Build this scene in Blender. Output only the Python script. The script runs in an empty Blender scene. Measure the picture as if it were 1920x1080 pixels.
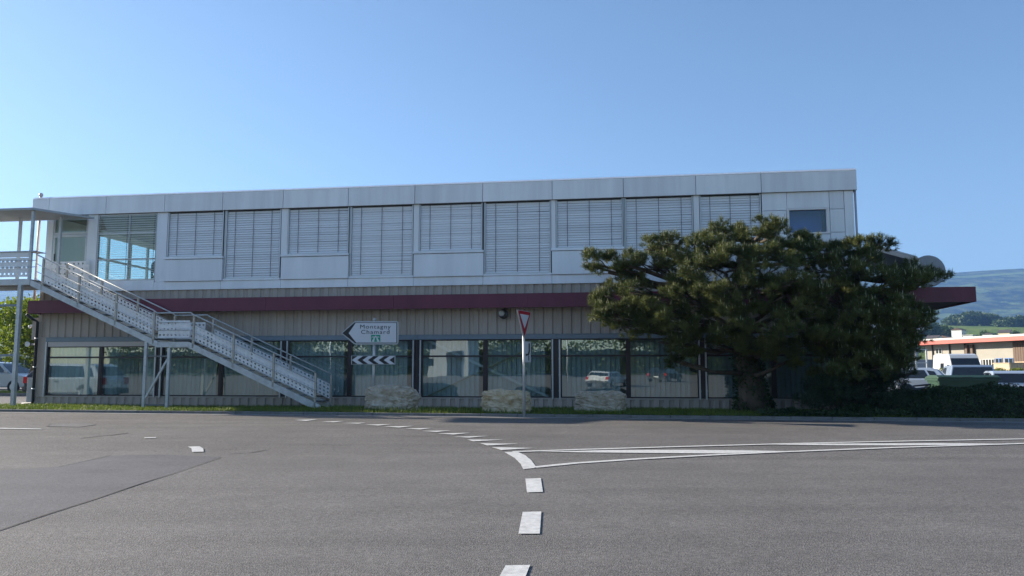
import bpy, bmesh, math, random
import numpy as np
from mathutils import Vector, Matrix
R = math.radians
S = bpy.context.scene
COL = S.collection
random.seed(7)
RNG = np.random.default_rng(11)

# ------------------------------------------------------------------ camera, world, sun, exposure
EYE = 1.093
PITCH = R(6.114)
cd = bpy.data.cameras.new('camera'); cam = bpy.data.objects.new('camera', cd); COL.objects.link(cam)
cd.sensor_width = 36.0; cd.lens = 36.0 * 1500 / 1920
cd.clip_start = 0.1; cd.clip_end = 30000
cam.location = (0, 0, EYE); cam.rotation_euler = (math.pi / 2 + PITCH, 0, 0)
S.camera = cam

SUN_AZ = R(158.0)     # direction towards the sun, measured from +X (counter-clockwise)
SUN_EL = R(19.5)
w = bpy.data.worlds.new('World'); S.world = w; w.use_nodes = True
nt = w.node_tree; nt.nodes.clear()
sky = nt.nodes.new('ShaderNodeTexSky'); sky.sky_type = 'NISHITA'; sky.sun_disc = False
sky.sun_elevation = SUN_EL; sky.sun_rotation = math.pi / 2 - SUN_AZ
sky.altitude = 450; sky.air_density = 1.0; sky.dust_density = 0.6; sky.ozone_density = 2.4
bg = nt.nodes.new('ShaderNodeBackground'); bg.inputs['Strength'].default_value = 0.057
wo = nt.nodes.new('ShaderNodeOutputWorld')
nt.links.new(sky.outputs[0], bg.inputs[0]); nt.links.new(bg.outputs[0], wo.inputs[0])
sl = bpy.data.lights.new('sun', 'SUN'); sl.energy = 4.3; sl.angle = R(0.53); sl.color = (1.0, 0.9, 0.76)
so = bpy.data.objects.new('sun', sl); COL.objects.link(so); so.location = (-60, 30, 60)
SUNV = Vector((math.cos(SUN_AZ) * math.cos(SUN_EL), math.sin(SUN_AZ) * math.cos(SUN_EL), math.sin(SUN_EL)))
so.rotation_euler = SUNV.to_track_quat('Z', 'Y').to_euler()
S.view_settings.view_transform = 'Standard'; S.view_settings.look = 'None'
S.view_settings.exposure = 1.70; S.view_settings.gamma = 1.0; S.view_settings.use_curve_mapping = False
S.render.engine = 'CYCLES'
S.cycles.use_denoising = True
S.cycles.max_bounces = 8; S.cycles.transparent_max_bounces = 16

# ------------------------------------------------------------------ survey helpers (bearing + distance -> point)
AL = -0.148755                              # the facade's heading
ORG = np.array([-17.06311603, 28.16462962]) # the facade's left foot
EX = np.array([math.cos(AL), math.sin(AL)]); EY = np.array([-math.sin(AL), math.cos(AL)])
def ray(u, v):
    a = (u - 960) / 1500; b = (540 - v) / 1500
    return np.array([a, math.cos(PITCH) - b * math.sin(PITCH), math.sin(PITCH) + b * math.cos(PITCH)])
def at(u, v, Y):
    r = ray(u, v); p = r * (Y / r[1]); return Vector((p[0], p[1], p[2] + EYE))
def fac(u, v, d=0):
    r = ray(u, v); t = (EY @ ORG - d) / (EY @ r[:2]); p = r * t
    return float((p[:2] - ORG) @ EX), float(p[2] + EYE)
def roadz(y): return 0.0118 * (y - 26)
def backz(y): return roadz(0) + max(0, -15 - y) * .017      # the far side of the junction climbs gently
def gnd(u, v, lift=0.0):
    r = ray(u, v); t = (EYE + .0118 * 26) / (.0118 * r[1] - r[2]); p = r * t
    return Vector((p[0], p[1], p[2] + EYE + lift))
def l2w(s, y, z=0.0):
    p = ORG + EX * s + EY * y; return Vector((p[0], p[1], z))
def w2l(x, y):
    d = np.array([x, y]) - ORG; return float(d @ EX), float(d @ EY)

# ------------------------------------------------------------------ materials
MATS = {}
def pm(name, col, rough=0.6, metal=0.0, var=0.0, scale=4.0, bump=0.0, bscale=None, col2=None, spec=0.5, translucent=0.0, detail=5.0, stretch=None, each=0.0):
    if name in MATS: return MATS[name]
    m = bpy.data.materials.new(name); m.use_nodes = True; n = m.node_tree; N = n.nodes; Lk = n.links
    b = N['Principled BSDF']; b.inputs['Roughness'].default_value = rough; b.inputs['Metallic'].default_value = metal
    b.inputs['Specular IOR Level'].default_value = spec
    b.inputs['Base Color'].default_value = (*col, 1)
    tc = N.new('ShaderNodeTexCoord'); src = tc.outputs['Object']
    if stretch:
        mp = N.new('ShaderNodeMapping'); mp.inputs['Scale'].default_value = stretch; Lk.new(src, mp.inputs[0]); src = mp.outputs[0]
    csock = None
    if var > 0 or col2:
        nz = N.new('ShaderNodeTexNoise'); nz.inputs['Scale'].default_value = scale; nz.inputs['Detail'].default_value = detail
        nz.inputs['Roughness'].default_value = 0.6
        Lk.new(src, nz.inputs['Vector'])
        cr = N.new('ShaderNodeValToRGB'); cr.color_ramp.elements[0].position = 0.32; cr.color_ramp.elements[1].position = 0.68
        c2 = col2 or tuple(min(1, c * (1 + var)) for c in col); c1 = col if col2 else tuple(c * (1 - var) for c in col)
        cr.color_ramp.elements[0].color = (*c1, 1); cr.color_ramp.elements[1].color = (*c2, 1)
        Lk.new(nz.outputs['Fac'], cr.inputs[0]); Lk.new(cr.outputs[0], b.inputs['Base Color']); csock = cr.outputs[0]
    if each > 0:      # pieces of one kind differ a little in tone
        oi = N.new('ShaderNodeObjectInfo'); q = N.new('ShaderNodeMapRange'); q.inputs[3].default_value = 1 - each; q.inputs[4].default_value = 1 + each; Lk.new(oi.outputs['Random'], q.inputs[0])
        vm = N.new('ShaderNodeVectorMath'); vm.operation = 'SCALE'; Lk.new(q.outputs[0], vm.inputs['Scale'])
        if csock: Lk.new(csock, vm.inputs[0])
        else: vm.inputs[0].default_value = col
        Lk.new(vm.outputs[0], b.inputs['Base Color']); csock = vm.outputs[0]
    if bump > 0:
        nb = N.new('ShaderNodeTexNoise'); nb.inputs['Scale'].default_value = bscale or scale * 3; nb.inputs['Detail'].default_value = 6
        Lk.new(src, nb.inputs['Vector'])
        bp = N.new('ShaderNodeBump'); bp.inputs['Strength'].default_value = bump; bp.inputs['Distance'].default_value = 0.02
        Lk.new(nb.outputs['Fac'], bp.inputs['Height']); Lk.new(bp.outputs[0], b.inputs['Normal'])
    if translucent > 0:
        tr = N.new('ShaderNodeBsdfTranslucent'); mx = N.new('ShaderNodeMixShader'); mx.inputs[0].default_value = translucent
        if csock: Lk.new(csock, tr.inputs[0])
        else: tr.inputs[0].default_value = (*col, 1)
        Lk.new(b.outputs[0], mx.inputs[1]); Lk.new(tr.outputs[0], mx.inputs[2]); Lk.new(mx.outputs[0], N['Material Output'].inputs[0])
    MATS[name] = m; return m

def glass_mat(name, tint, base=0.16, edge=0.8, rough=0.0, wav=0.02):
    m = bpy.data.materials.new(name); m.use_nodes = True; n = m.node_tree; N = n.nodes; Lk = n.links
    for x in list(N):
        if x.type != 'OUTPUT_MATERIAL': N.remove(x)
    out = N['Material Output']
    lw = N.new('ShaderNodeLayerWeight'); lw.inputs['Blend'].default_value = 0.5
    pw = N.new('ShaderNodeMath'); pw.operation = 'POWER'; pw.inputs[1].default_value = 4.0; Lk.new(lw.outputs['Facing'], pw.inputs[0])
    ma = N.new('ShaderNodeMath'); ma.operation = 'MULTIPLY_ADD'; ma.inputs[1].default_value = edge; ma.inputs[2].default_value = base; ma.use_clamp = True
    Lk.new(pw.outputs[0], ma.inputs[0])
    t = N.new('ShaderNodeBsdfTransparent'); t.inputs[0].default_value = (*tint, 1)
    g = N.new('ShaderNodeBsdfGlossy'); g.inputs['Roughness'].default_value = rough; g.inputs[0].default_value = (0.95, 1, 0.98, 1)
    if wav:
        tc = N.new('ShaderNodeTexCoord'); nz = N.new('ShaderNodeTexNoise'); nz.inputs['Scale'].default_value = 1.3; nz.inputs['Detail'].default_value = 1
        Lk.new(tc.outputs['Object'], nz.inputs['Vector'])
        bp = N.new('ShaderNodeBump'); bp.inputs['Strength'].default_value = wav; bp.inputs['Distance'].default_value = 0.05
        Lk.new(nz.outputs['Fac'], bp.inputs['Height']); Lk.new(bp.outputs[0], g.inputs['Normal'])
    mx = N.new('ShaderNodeMixShader'); Lk.new(ma.outputs[0], mx.inputs[0]); Lk.new(t.outputs[0], mx.inputs[1]); Lk.new(g.outputs[0], mx.inputs[2])
    Lk.new(mx.outputs[0], out.inputs[0]); MATS[name] = m; return m

WHITE = pm('white_panel', (.79, .83, .88), .45, var=.07, scale=2.2, stretch=(1, 1, .12), each=.05)
FASCIA = pm('fascia_panel', (.80, .825, .85), .5, var=.09, scale=2.6, stretch=(1, 1, .10), each=.05)
CAPM = pm('roof_cap_metal', (.55, .60, .66), .35, .3, var=.12, scale=6)
BURG = pm('burgundy_metal', (.135, .020, .048), .42, var=.16, scale=1.6, stretch=(1, 1, .4), each=.07)
CLAD = pm('beige_cladding', (.43, .37, .325), .55, var=.10, scale=1.0, stretch=(2, 1, .3))
LINT = pm('lintel_metal', (.19, .235, .28), .4, var=.08, scale=1.5)
DARKB = pm('dark_brown_frame', (.028, .017, .02), .4)
ALU = pm('aluminium', (.52, .54, .56), .38, .5)
GALV = pm('galvanised_steel', (.50, .52, .53), .48, .35, var=.14, scale=7)
GALVD = pm('galvanised_grating', (.16, .17, .18), .6, .3)
POSTY = pm('weathered_rail_post', (.46, .42, .36), .5, .3, var=.12, scale=8)
BLIND = pm('blind_slat', (.80, .82, .85), .42, .1, each=.07)
CORD = pm('cord_black', (.07, .07, .08), .7)
DARK = pm('dark_interior', (.035, .04, .045), .8)
ROOM = pm('room_plaster', (.55, .55, .52), .8)
CARPET = pm('carpet', (.12, .12, .13), .9)
VSLAT = pm('vertical_blind_cloth', (.58, .625, .63), .8, var=.08, scale=2, each=.10)
BLACKP = pm('black_plastic', (.015, .015, .017), .45)
WHITEP = pm('white_plastic', (.72, .72, .72), .35)
CONC = pm('concrete', (.30, .29, .27), .85, var=.2, scale=5, bump=.3)
GLASS = glass_mat('window_glass', (.85, .92, .925), .165, .8)
GLASS2 = glass_mat('clear_window_glass', (.88, .95, .94), .06, .7)
GLASS3 = glass_mat('small_window_glass', (.62, .75, .90), .06, .7)

# ------------------------------------------------------------------ mesh helpers
class MB:
    def __init__(s): s.v = []; s.f = []
    def add(s, vs, fs):
        o = len(s.v); s.v += [tuple(p) for p in vs]; s.f += [tuple(i + o for i in f) for f in fs]; return s
    def box(s, x0, x1, y0, y1, z0, z1):
        return s.add([(x0, y0, z0), (x1, y0, z0), (x1, y1, z0), (x0, y1, z0), (x0, y0, z1), (x1, y0, z1), (x1, y1, z1), (x0, y1, z1)],
                     [(0, 3, 2, 1), (4, 5, 6, 7), (0, 1, 5, 4), (1, 2, 6, 5), (2, 3, 7, 6), (3, 0, 4, 7)])
    def prism(s, poly, ax, a0, a1):
        """extrude 2-D polygon along axis ax ('x','y','z') from a0 to a1"""
        n = len(poly)
        def P(p, a): return (a, p[0], p[1]) if ax == 'x' else (p[0], a, p[1]) if ax == 'y' else (p[0], p[1], a)
        vs = [P(p, a0) for p in poly] + [P(p, a1) for p in poly]
        return s.add(vs, [tuple(range(n))[::-1], tuple(range(n, 2 * n))] + [(i, (i + 1) % n, n + (i + 1) % n, n + i) for i in range(n)])
    def bar(s, a, b, wx, wy=None, up=(0, 0, 1)):
        a = Vector(a); b = Vector(b); d = (b - a).normalized(); u = Vector(up)
        if abs(d.dot(u)) > .98: u = Vector((0, 1, 0))
        x = d.cross(u).normalized(); y = x.cross(d).normalized(); wy = wy or wx
        c = [(-1, -1), (1, -1), (1, 1), (-1, 1)]
        vs = [a + x * (i * wx / 2) + y * (j * wy / 2) for i, j in c] + [b + x * (i * wx / 2) + y * (j * wy / 2) for i, j in c]
        return s.add(vs, [(0, 3, 2, 1), (4, 5, 6, 7), (0, 1, 5, 4), (1, 2, 6, 5), (2, 3, 7, 6), (3, 0, 4, 7)])
    def tube(s, pts, r, n=10, cap=True):
        pts = [Vector(p) for p in pts]; rs = r if isinstance(r, (list, tuple)) else [r] * len(pts)
        o = len(s.v)
        for i, p in enumerate(pts):
            d = (pts[min(i + 1, len(pts) - 1)] - pts[max(i - 1, 0)]).normalized()
            u = Vector((0, 0, 1)) if abs(d.z) < .9 else Vector((0, 1, 0))
            x = d.cross(u).normalized(); y = d.cross(x)
            for k in range(n):
                t = 2 * math.pi * k / n; s.v.append(tuple(p + (x * math.cos(t) + y * math.sin(t)) * rs[i]))
        for i in range(len(pts) - 1):
            for k in range(n):
                a = o + i * n + k; b = o + i * n + (k + 1) % n; s.f.append((a, b, b + n, a + n))
        if cap:
            s.f.append(tuple(o + k for k in range(n))); s.f.append(tuple(o + (len(pts) - 1) * n + k for k in range(n))[::-1])
        return s
    def lathe(s, prof, c, axis='z', n=20):
        """prof: list of (r, h); around axis through c"""
        o = len(s.v); c = Vector(c)
        for r, h in prof:
            for k in range(n):
                t = 2 * math.pi * k / n; a, b = r * math.cos(t), r * math.sin(t)
                p = (a, b, h) if axis == 'z' else (a, h, b) if axis == 'y' else (h, a, b)
                s.v.append(tuple(c + Vector(p)))
        for i in range(len(prof) - 1):
            for k in range(n):
                a = o + i * n + k; b = o + i * n + (k + 1) % n; s.f.append((a, b, b + n, a + n))
        s.f.append(tuple(o + k for k in range(n))[::-1]); s.f.append(tuple(o + (len(prof) - 1) * n + k for k in range(n)))
        return s
    def mesh(s, name, mat=None, smooth=False, org=(0, 0, 0)):
        me = bpy.data.meshes.new(name); ox, oy, oz = org
        me.from_pydata([(a - ox, b - oy, c - oz) for a, b, c in s.v], [], s.f); me.validate()
        bm = bmesh.new(); bm.from_mesh(me); bmesh.ops.recalc_face_normals(bm, faces=bm.faces); bm.to_mesh(me); bm.free()
        if mat: me.materials.append(mat)
        if smooth: me.polygons.foreach_set('use_smooth', [True] * len(me.polygons))
        return me
    def build(s, name, mat, parent=None, smooth=False, org=(0, 0, 0), bevel=0, loc=None):
        o = bpy.data.objects.new(name, s.mesh(name, mat, smooth, org)); COL.objects.link(o)
        if parent: o.parent = parent
        if loc is not None: o.location = loc
        if bevel:
            md = o.modifiers.new('bevel', 'BEVEL'); md.width = bevel; md.segments = 2; md.limit_method = 'ANGLE'; md.angle_limit = R(40)
        return o
def raw(name, V, Fc, mat, parent=None, smooth=False, loc=None):
    """numpy verts (n,3), faces (m,k)"""
    me = bpy.data.meshes.new(name); V = np.asarray(V, np.float32); Fc = np.asarray(Fc, np.int32); m, k = Fc.shape
    me.vertices.add(len(V)); me.vertices.foreach_set('co', V.ravel())
    me.loops.add(m * k); me.loops.foreach_set('vertex_index', Fc.ravel())
    me.polygons.add(m); me.polygons.foreach_set('loop_start', np.arange(0, m * k, k, dtype=np.int32)); me.polygons.foreach_set('loop_total', np.full(m, k, np.int32))
    if smooth: me.polygons.foreach_set('use_smooth', np.ones(m, bool))
    me.update(calc_edges=True); me.materials.append(mat)
    o = bpy.data.objects.new(name, me); COL.objects.link(o)
    if parent: o.parent = parent
    if loc is not None: o.location = loc
    return o
def tag(o, label=None, cat=None, group=None, kind=None):
    if label: o['label'] = label
    if cat: o['category'] = cat
    if group: o['group'] = group
    if kind: o['kind'] = kind
    return o
def thing(name, label, cat, loc=(0, 0, 0), rz=0, group=None):
    o = bpy.data.objects.new(name, None); COL.objects.link(o); o.location = loc; o.rotation_euler = (0, 0, rz); o.empty_display_size = .2
    return tag(o, label, cat, group)
def kid(name, me, parent, loc=(0, 0, 0), rot=None, scale=None):
    o = bpy.data.objects.new(name, me); COL.objects.link(o); o.parent = parent; o.location = loc
    if rot: o.rotation_euler = rot
    if scale: o.scale = scale
    return o
def copy_tree(o, parent=None):
    c = o.copy(); COL.objects.link(c); c.parent = parent
    for ch in o.children: copy_tree(ch, c)
    return c
def text_mesh(txt, size, mat, extrude=.002, space=1.0, xs=1.0):
    cu = bpy.data.curves.new('lettering', 'FONT'); cu.body = txt; cu.size = size; cu.extrude = extrude; cu.align_x = 'CENTER'; cu.space_character = space
    cu.offset = 0.0
    t = bpy.data.objects.new('lettering', cu); COL.objects.link(t)
    bpy.context.view_layer.update()
    me = bpy.data.meshes.new_from_object(t.evaluated_get(bpy.context.evaluated_depsgraph_get()))
    bpy.data.objects.remove(t); me.materials.clear(); me.materials.append(mat)
    me.transform(Matrix.Diagonal((xs, 1, 1, 1)) ); me.transform(Matrix.Rotation(math.pi / 2, 4, 'X'))
    return me

# ------------------------------------------------------------------ ground, road, lawn
def asphalt(name, c, grain=1.0, patch=.12):
    m = bpy.data.materials.new(name); m.use_nodes = True; n = m.node_tree; N = n.nodes; Lk = n.links; b = N['Principled BSDF']
    b.inputs['Roughness'].default_value = .8; b.inputs['Specular IOR Level'].default_value = .35
    tc = N.new('ShaderNodeTexCoord')
    def noise(sc, det, rough=.6):
        z = N.new('ShaderNodeTexNoise'); z.inputs['Scale'].default_value = sc; z.inputs['Detail'].default_value = det; z.inputs['Roughness'].default_value = rough
        Lk.new(tc.outputs['Object'], z.inputs['Vector']); return z.outputs['Fac']
    vor = N.new('ShaderNodeTexVoronoi'); vor.inputs['Scale'].default_value = 75; Lk.new(tc.outputs['Object'], vor.inputs['Vector'])
    sep = N.new('ShaderNodeSeparateColor'); Lk.new(vor.outputs['Color'], sep.inputs[0])
    def mr(sock, a, b_, c_, d):
        q = N.new('ShaderNodeMapRange'); q.inputs[1].default_value = a; q.inputs[2].default_value = b_; q.inputs[3].default_value = c_; q.inputs[4].default_value = d
        Lk.new(sock, q.inputs[0]); return q.outputs[0]
    def mul(a, b_):
        q = N.new('ShaderNodeMath'); q.operation = 'MULTIPLY'; Lk.new(a, q.inputs[0]); Lk.new(b_, q.inputs[1]); return q.outputs[0]
    g1 = mr(sep.outputs[0], 0, 1, 1 - .45 * grain, 1 + .45 * grain)
    g2 = mr(noise(22, 4, .7), .3, .7, 1 - .22 * grain, 1 + .22 * grain)
    g3 = mr(noise(.35, 4), .3, .7, 1 - patch, 1 + patch)
    g4 = mr(noise(1.7, 5), .3, .7, 1 - patch * .7, 1 + patch * .7)
    mp = N.new('ShaderNodeMapping'); mp.inputs['Rotation'].default_value = (0, 0, R(-62)); mp.inputs['Scale'].default_value = (.12, 1.1, 1); Lk.new(tc.outputs['Object'], mp.inputs[0])
    z5 = N.new('ShaderNodeTexNoise'); z5.inputs['Scale'].default_value = 1.4; z5.inputs['Detail'].default_value = 3; Lk.new(mp.outputs[0], z5.inputs['Vector'])
    g5 = mr(z5.outputs['Fac'], .3, .7, .87, 1.10)
    g6 = mr(noise(.8, 7, .65), .60, .72, 1.0, .84)
    f = mul(mul(mul(g1, g2), mul(g3, g4)), mul(g5, g6))
    vm = N.new('ShaderNodeVectorMath'); vm.operation = 'SCALE'; vm.inputs[0].default_value = c; Lk.new(f, vm.inputs['Scale'])
    Lk.new(vm.outputs[0], b.inputs['Base Color'])
    bp = N.new('ShaderNodeBump'); bp.inputs['Strength'].default_value = .45 * grain; bp.inputs['Distance'].default_value = .012
    Lk.new(vor.outputs['Distance'], bp.inputs['Height']); Lk.new(bp.outputs[0], b.inputs['Normal'])
    MATS[name] = m; return m
ROADM = asphalt('road_asphalt', (.146, .135, .124), 1.0)
ROADN = asphalt('smooth_asphalt', (.152, .141, .130), .75, .10)
PATCHM = asphalt('dark_asphalt', (.118, .114, .117), .6, .10)
LOTM = asphalt('lot_asphalt', (.15, .145, .14), .6)
PAINT = pm('road_paint', (.60, .59, .56), .6, var=.2, scale=14, detail=8)
GUTT = pm('gutter_stone', (.26, .25, .24), .8, var=.2, scale=4)
KERBM = pm('kerb_stone', (.16, .155, .15), .85, var=.2, scale=5)
GRASSG = pm('lawn_soil', (.05, .065, .02), .9, var=.3, scale=3)
BLADE = pm('grass_blade', (.075, .125, .015), .6, col2=(.17, .22, .03), scale=1.2, translucent=.35)
BLADEU = pm('rough_meadow', (.06, .09, .02), .8, var=.3, scale=.3)

KY = -4.0       # kerb line, measured in the facade's frame
def strip(name, s0, s1, y0, y1, zf, mat, ns=40, ny=4):
    V = []; Fc = []
    for j in range(ny + 1):
        for i in range(ns + 1):
            p = l2w(s0 + (s1 - s0) * i / ns, y0 + (y1 - y0) * j / ny); V.append((p.x, p.y, zf(p.x, p.y)))
    for j in range(ny):
        for i in range(ns):
            a = j * (ns + 1) + i; Fc.append((a, a + 1, a + ns + 2, a + ns + 1))
    return raw(name, V, Fc, mat)
road = tag(strip('road', -140, 170, -190, KY, lambda x, y: roadz(y) if y > 0 else backz(y), ROADM, 40, 95), kind='structure')
kb = MB()
for i in range(70):
    s = -30 + i * 1.0; p = [l2w(s + .004, KY), l2w(s + .996, KY), l2w(s + .996, KY + .15), l2w(s + .004, KY + .15)]
    z = [roadz(q.y) for q in p]; t = .075 + random.uniform(-.004, .004)
    kb.add([(q.x, q.y, -.3) for q in p] + [(q.x, q.y, zz + t) for q, zz in zip(p, z)], [(0, 3, 2, 1), (4, 5, 6, 7), (0, 1, 5, 4), (1, 2, 6, 5), (2, 3, 7, 6), (3, 0, 4, 7)])
tag(kb.build('kerb', KERBM, bevel=.012), kind='structure')
tag(strip('gutter', -30, 45, KY - .32, KY - .004, lambda x, y: roadz(y) + .004, GUTT, 60, 1), kind='structure')
def lawnz(x, y):
    s, d = w2l(x, y); t = min(1, max(0, (d - KY) / 1.2)); z = roadz(y) + .065
    return z * (1 - t) + (.02 + .05 * math.sin(s * .7) * .3) * t
lawn = tag(strip('lawn', -30, 45, KY + .146, .1, lawnz, GRASSG, 90, 8), kind='structure')
# yard around the building: level on the left, falling away on the right
def yardz(x, y):
    t = min(1, max(0, (x - 9) / 9.0)); return -.012 - .40 * t * min(1, max(0, (y - 22) / 6.0))
yard = tag(strip('yard', -70, 110, -.02, 100, yardz, LOTM, 90, 50), kind='structure')

def sheet(name, pts, mat, lift, parent=road, n=None):
    """flat painted or patched area on the road from a ground polygon given by bearings"""
    m = MB(); ps = [gnd(u, v, lift) for u, v in pts]; m.add(ps, [tuple(range(len(ps)))]); return m.build(name, mat, parent)
# near resurfaced area, dark reinstatement patch, small repair outlines
sheet('resurfaced_area', [(-900, 838), (0, 843), (240, 846), (420, 851), (500, 849), (800, 850), (990, 852), (1020, 866), (1100, 863), (1500, 862), (2700, 858), (2700, 1130), (-900, 1130)], ROADN, .003)
sheet('road_patch', [(-160, 893), (110, 876), (207, 855), (300, 853), (415, 857), (330, 886), (180, 935), (0, 994), (-160, 1046)], PATCHM, .006)
sheet('road_patch', [(95, 794.5), (172, 793.5), (178, 797), (150, 801), (88, 800)], LOTM, .004)
TARM = pm('tar_seam', (.085, .082, .08), .8)
def ribbon(name, pts, wpx, mat, lift):
    m = MB(); P = [gnd(u, v, lift) for u, v in pts]; L = []
    for i, p in enumerate(P):
        d = (P[min(i + 1, len(P) - 1)] - P[max(i - 1, 0)]); d.z = 0; d.normalize(); nn = Vector((-d.y, d.x, 0)); ww = wpx * random.uniform(.6, 1.4) if name == 'tar_seam' else wpx
        L.append((p + nn * ww / 2, p - nn * ww / 2))
    vs = [q for a in L for q in a]; m.add(vs, [(2 * i, 2 * i + 1, 2 * i + 3, 2 * i + 2) for i in range(len(P) - 1)]); return m.build(name, mat, road)
ribbon('tar_seam', [(-160, 1047), (0, 995), (90, 965), (180, 936), (260, 909), (330, 887), (415, 858)], .018, TARM, .010)
ribbon('tar_seam', [(207, 855), (110, 876), (0, 881)], .02, TARM, .010)
ribbon('tar_seam', [(498, 844), (470, 849), (430, 852)], .05, TARM, .008)
ribbon('tar_seam', [(88, 800), (150, 801), (178, 797), (172, 793.5), (95, 794.5), (88, 800)], .05, TARM, .008)
ribbon('tar_seam', [(150, 822), (185, 818), (210, 816), (240, 812)], .05, TARM, .008)
# painted markings
def mark(pts): return sheet('lane_marking', pts, PAINT, .011)
mark([(985, 899), (1014, 898), (1018, 924), (988, 925)])
mark([(980, 962), (1015, 961), (1012, 1003), (972, 1003)])
mark([(948, 1063), (994, 1062), (975, 1110), (922, 1110)])
mark([(946, 849), (970, 848), (985, 855), (996, 864), (1004, 875), (1002, 879), (981, 881), (976, 871), (965, 860)])
mark([(352, 838.5), (374, 838), (381, 842), (382, 848), (360, 848.5), (359, 842)])
mark([(270, 821.2), (292, 820.5), (293, 822), (271, 822.4)])
mark([(-60, 801), (0, 803), (75, 804.6), (80, 806), (0, 804.7), (-60, 803)])
ribbon('lane_marking', [(1000, 877.5), (1080, 869.5), (1200, 861.5), (1330, 854.5), (1450, 849), (1680, 840), (1920, 832.5), (2200, 825)], .15, PAINT, .0115)
ribbon('lane_marking', [(962, 848.2), (1080, 844.2), (1280, 838.3), (1500, 832.3), (1700, 828), (1920, 824), (2200, 819.5)], .15, PAINT, .012)
mark([(1010, 847.6), (1080, 846.6), (1140, 844.8), (1290, 844.6), (1400, 845.6), (1480, 847.2), (1440, 848.6), (1350, 851.5), (1200, 850.4), (1080, 849.2)])
mark([(1435, 834.6), (1520, 832.8), (1640, 832.4), (1760, 832), (1875, 833), (1800, 835.3), (1690, 836.2), (1560, 836)])
teeth = [((552, 788.2), (596, 787), (574, 790)), ((602, 791.4), (645, 790), (626, 792.6)), ((642, 794), (686, 793.2), (672, 795.2)), ((684, 797), (734, 796), (710, 798.7)),
         ((720, 800.4), (776, 799.4), (749, 802.5)), ((760, 804.4), (810, 803.2), (788, 806.2)), ((790, 809), (845, 808), (819, 810.8)), ((821, 813.7), (882, 812.4), (850, 815.8)),
         ((850, 820), (915, 818.2), (880, 821.6)), ((876, 825.2), (945, 825.4), (888, 828.6)), ((900, 832), (972, 833.2), (914, 836.4)), ((922, 839.5), (1000, 841.2), (940, 845))]
for t in teeth: mark(t)
# far edge line beside the kerb on the right
ribbon('lane_marking', [(1040, 787.2), (1300, 789.2), (1920, 794.8)], .05, GUTT, .011)

# grass blades (denser where it faces the road)
def blades(name, spots, hmin, hmax, mat, per=1):
    n = len(spots); P = np.array(spots, float); th = RNG.uniform(0, 2 * np.pi, n); h = RNG.uniform(hmin, hmax, n); wd = RNG.uniform(.006, .014, n)
    lean = RNG.normal(0, .35, (n, 2)) * h[:, None]
    dx = np.stack([np.cos(th) * wd, np.sin(th) * wd, np.zeros(n)], 1)
    tip = P + np.stack([lean[:, 0], lean[:, 1], h], 1)
    V = np.concatenate([P - dx, P + dx, tip], 1).reshape(-1, 3); return raw(name, V, np.arange(n * 3).reshape(-1, 3), mat)
sp = []
for i in range(60000):
    s = random.uniform(-16, 31); d = KY + .16 + random.random() ** 1.3 * 3.7
    if random.random() > .55 + .45 * math.sin(s * 3.1 + 2 * math.sin(d * 4)) * math.sin(d * 5 + s): pass
    p = l2w(s, d); sp.append((p.x, p.y, lawnz(p.x, p.y) - .005))
tag(blades('grass', sp, .03, .11, BLADE), 'short green grass strip between kerb and office building', 'grass', kind='stuff')
sp = []
for i in range(2500):
    c = random.choice([(735, 775), (640, 774), (800, 777), (690, 775), (1120, 782), (880, 780), (1290, 780)]); g = gnd(c[0] + random.gauss(0, 45), c[1] + random.gauss(0, 1.2))
    s, d = w2l(g.x, g.y)
    if d > KY + .16: sp.append((g.x, g.y, lawnz(g.x, g.y)))
tag(blades('grass', sp, .08, .2, BLADE), 'longer grass tufts along the kerb by the boulders', 'grass', kind='stuff')

# ------------------------------------------------------------------ the office building
B = thing('office_building', 'long two-storey office building with white upper storey, closed blinds and burgundy canopy', 'building', l2w(0, 0), AL)
ZB, ZF0, ZF1 = 3.95, 6.665, 7.275     # underside of white storey, fascia bottom, fascia top
DEP = 12.0
# --- corrugated cladding
def corrugated(name, s0, s1, y, z0, z1, pitch=.30, depth=.036, parent=B, mat=CLAD):
    V = []; s = s0; pr = []
    while s < s1 - 1e-6:
        for f, dd in ((0, 0), (.46, 0), (.56, 1), (.90, 1)):
            x = s + f * pitch
            if x <= s1: pr.append((x, y + dd * depth))
        s += pitch
    pr.append((s1, y))
    for x, yy in pr: V += [(x, yy, z0), (x, yy, z1)]
    m = MB(); m.add(V, [(2 * i, 2 * i + 2, 2 * i + 3, 2 * i + 1) for i in range(len(pr) - 1)]); return m.build(name, mat, parent)
corrugated('cladding', .41, 27.8, 0.0, 2.354, ZB + .1)
corrugated('cladding', .41, 27.8, -.02, -.1, .285, .30, .05)
m = MB(); m.box(.41, 27.8, -.028, .06, .285, .335); m.build('window_sill', CLAD, B)
# structural shell
m = MB(); m.box(.43, .63, .07, DEP, -.1, 3.5); m.build('end_wall', CLAD, B)
m = MB(); m.box(27.55, 27.78, .07, DEP, -.1, 3.5); m.build('end_wall', CLAD, B)
m = MB(); m.box(.43, 27.78, DEP, DEP + .2, -.1, 6.66); m.build('rear_wall', CLAD, B)
m = MB(); m.box(.63, 27.55, .09, DEP, 2.45, 2.6); m.build('ceiling', ROOM, B)
m = MB(); m.box(.63, 27.55, .09, DEP, -.1, .04); m.build('floor', CARPET, B)
m = MB(); m.box(.63, 27.55, 4.2, 4.35, .04, 2.45); m.build('partition', ROOM, B)
m = MB(); m.box(.5, 27.8, .14, DEP, 3.6, 4.02); m.build('floor_slab', CONC, B)
m = MB(); m.box(.5, 27.8, .14, DEP, 6.69, 7.0); m.build('roof_slab', CONC, B)
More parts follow.
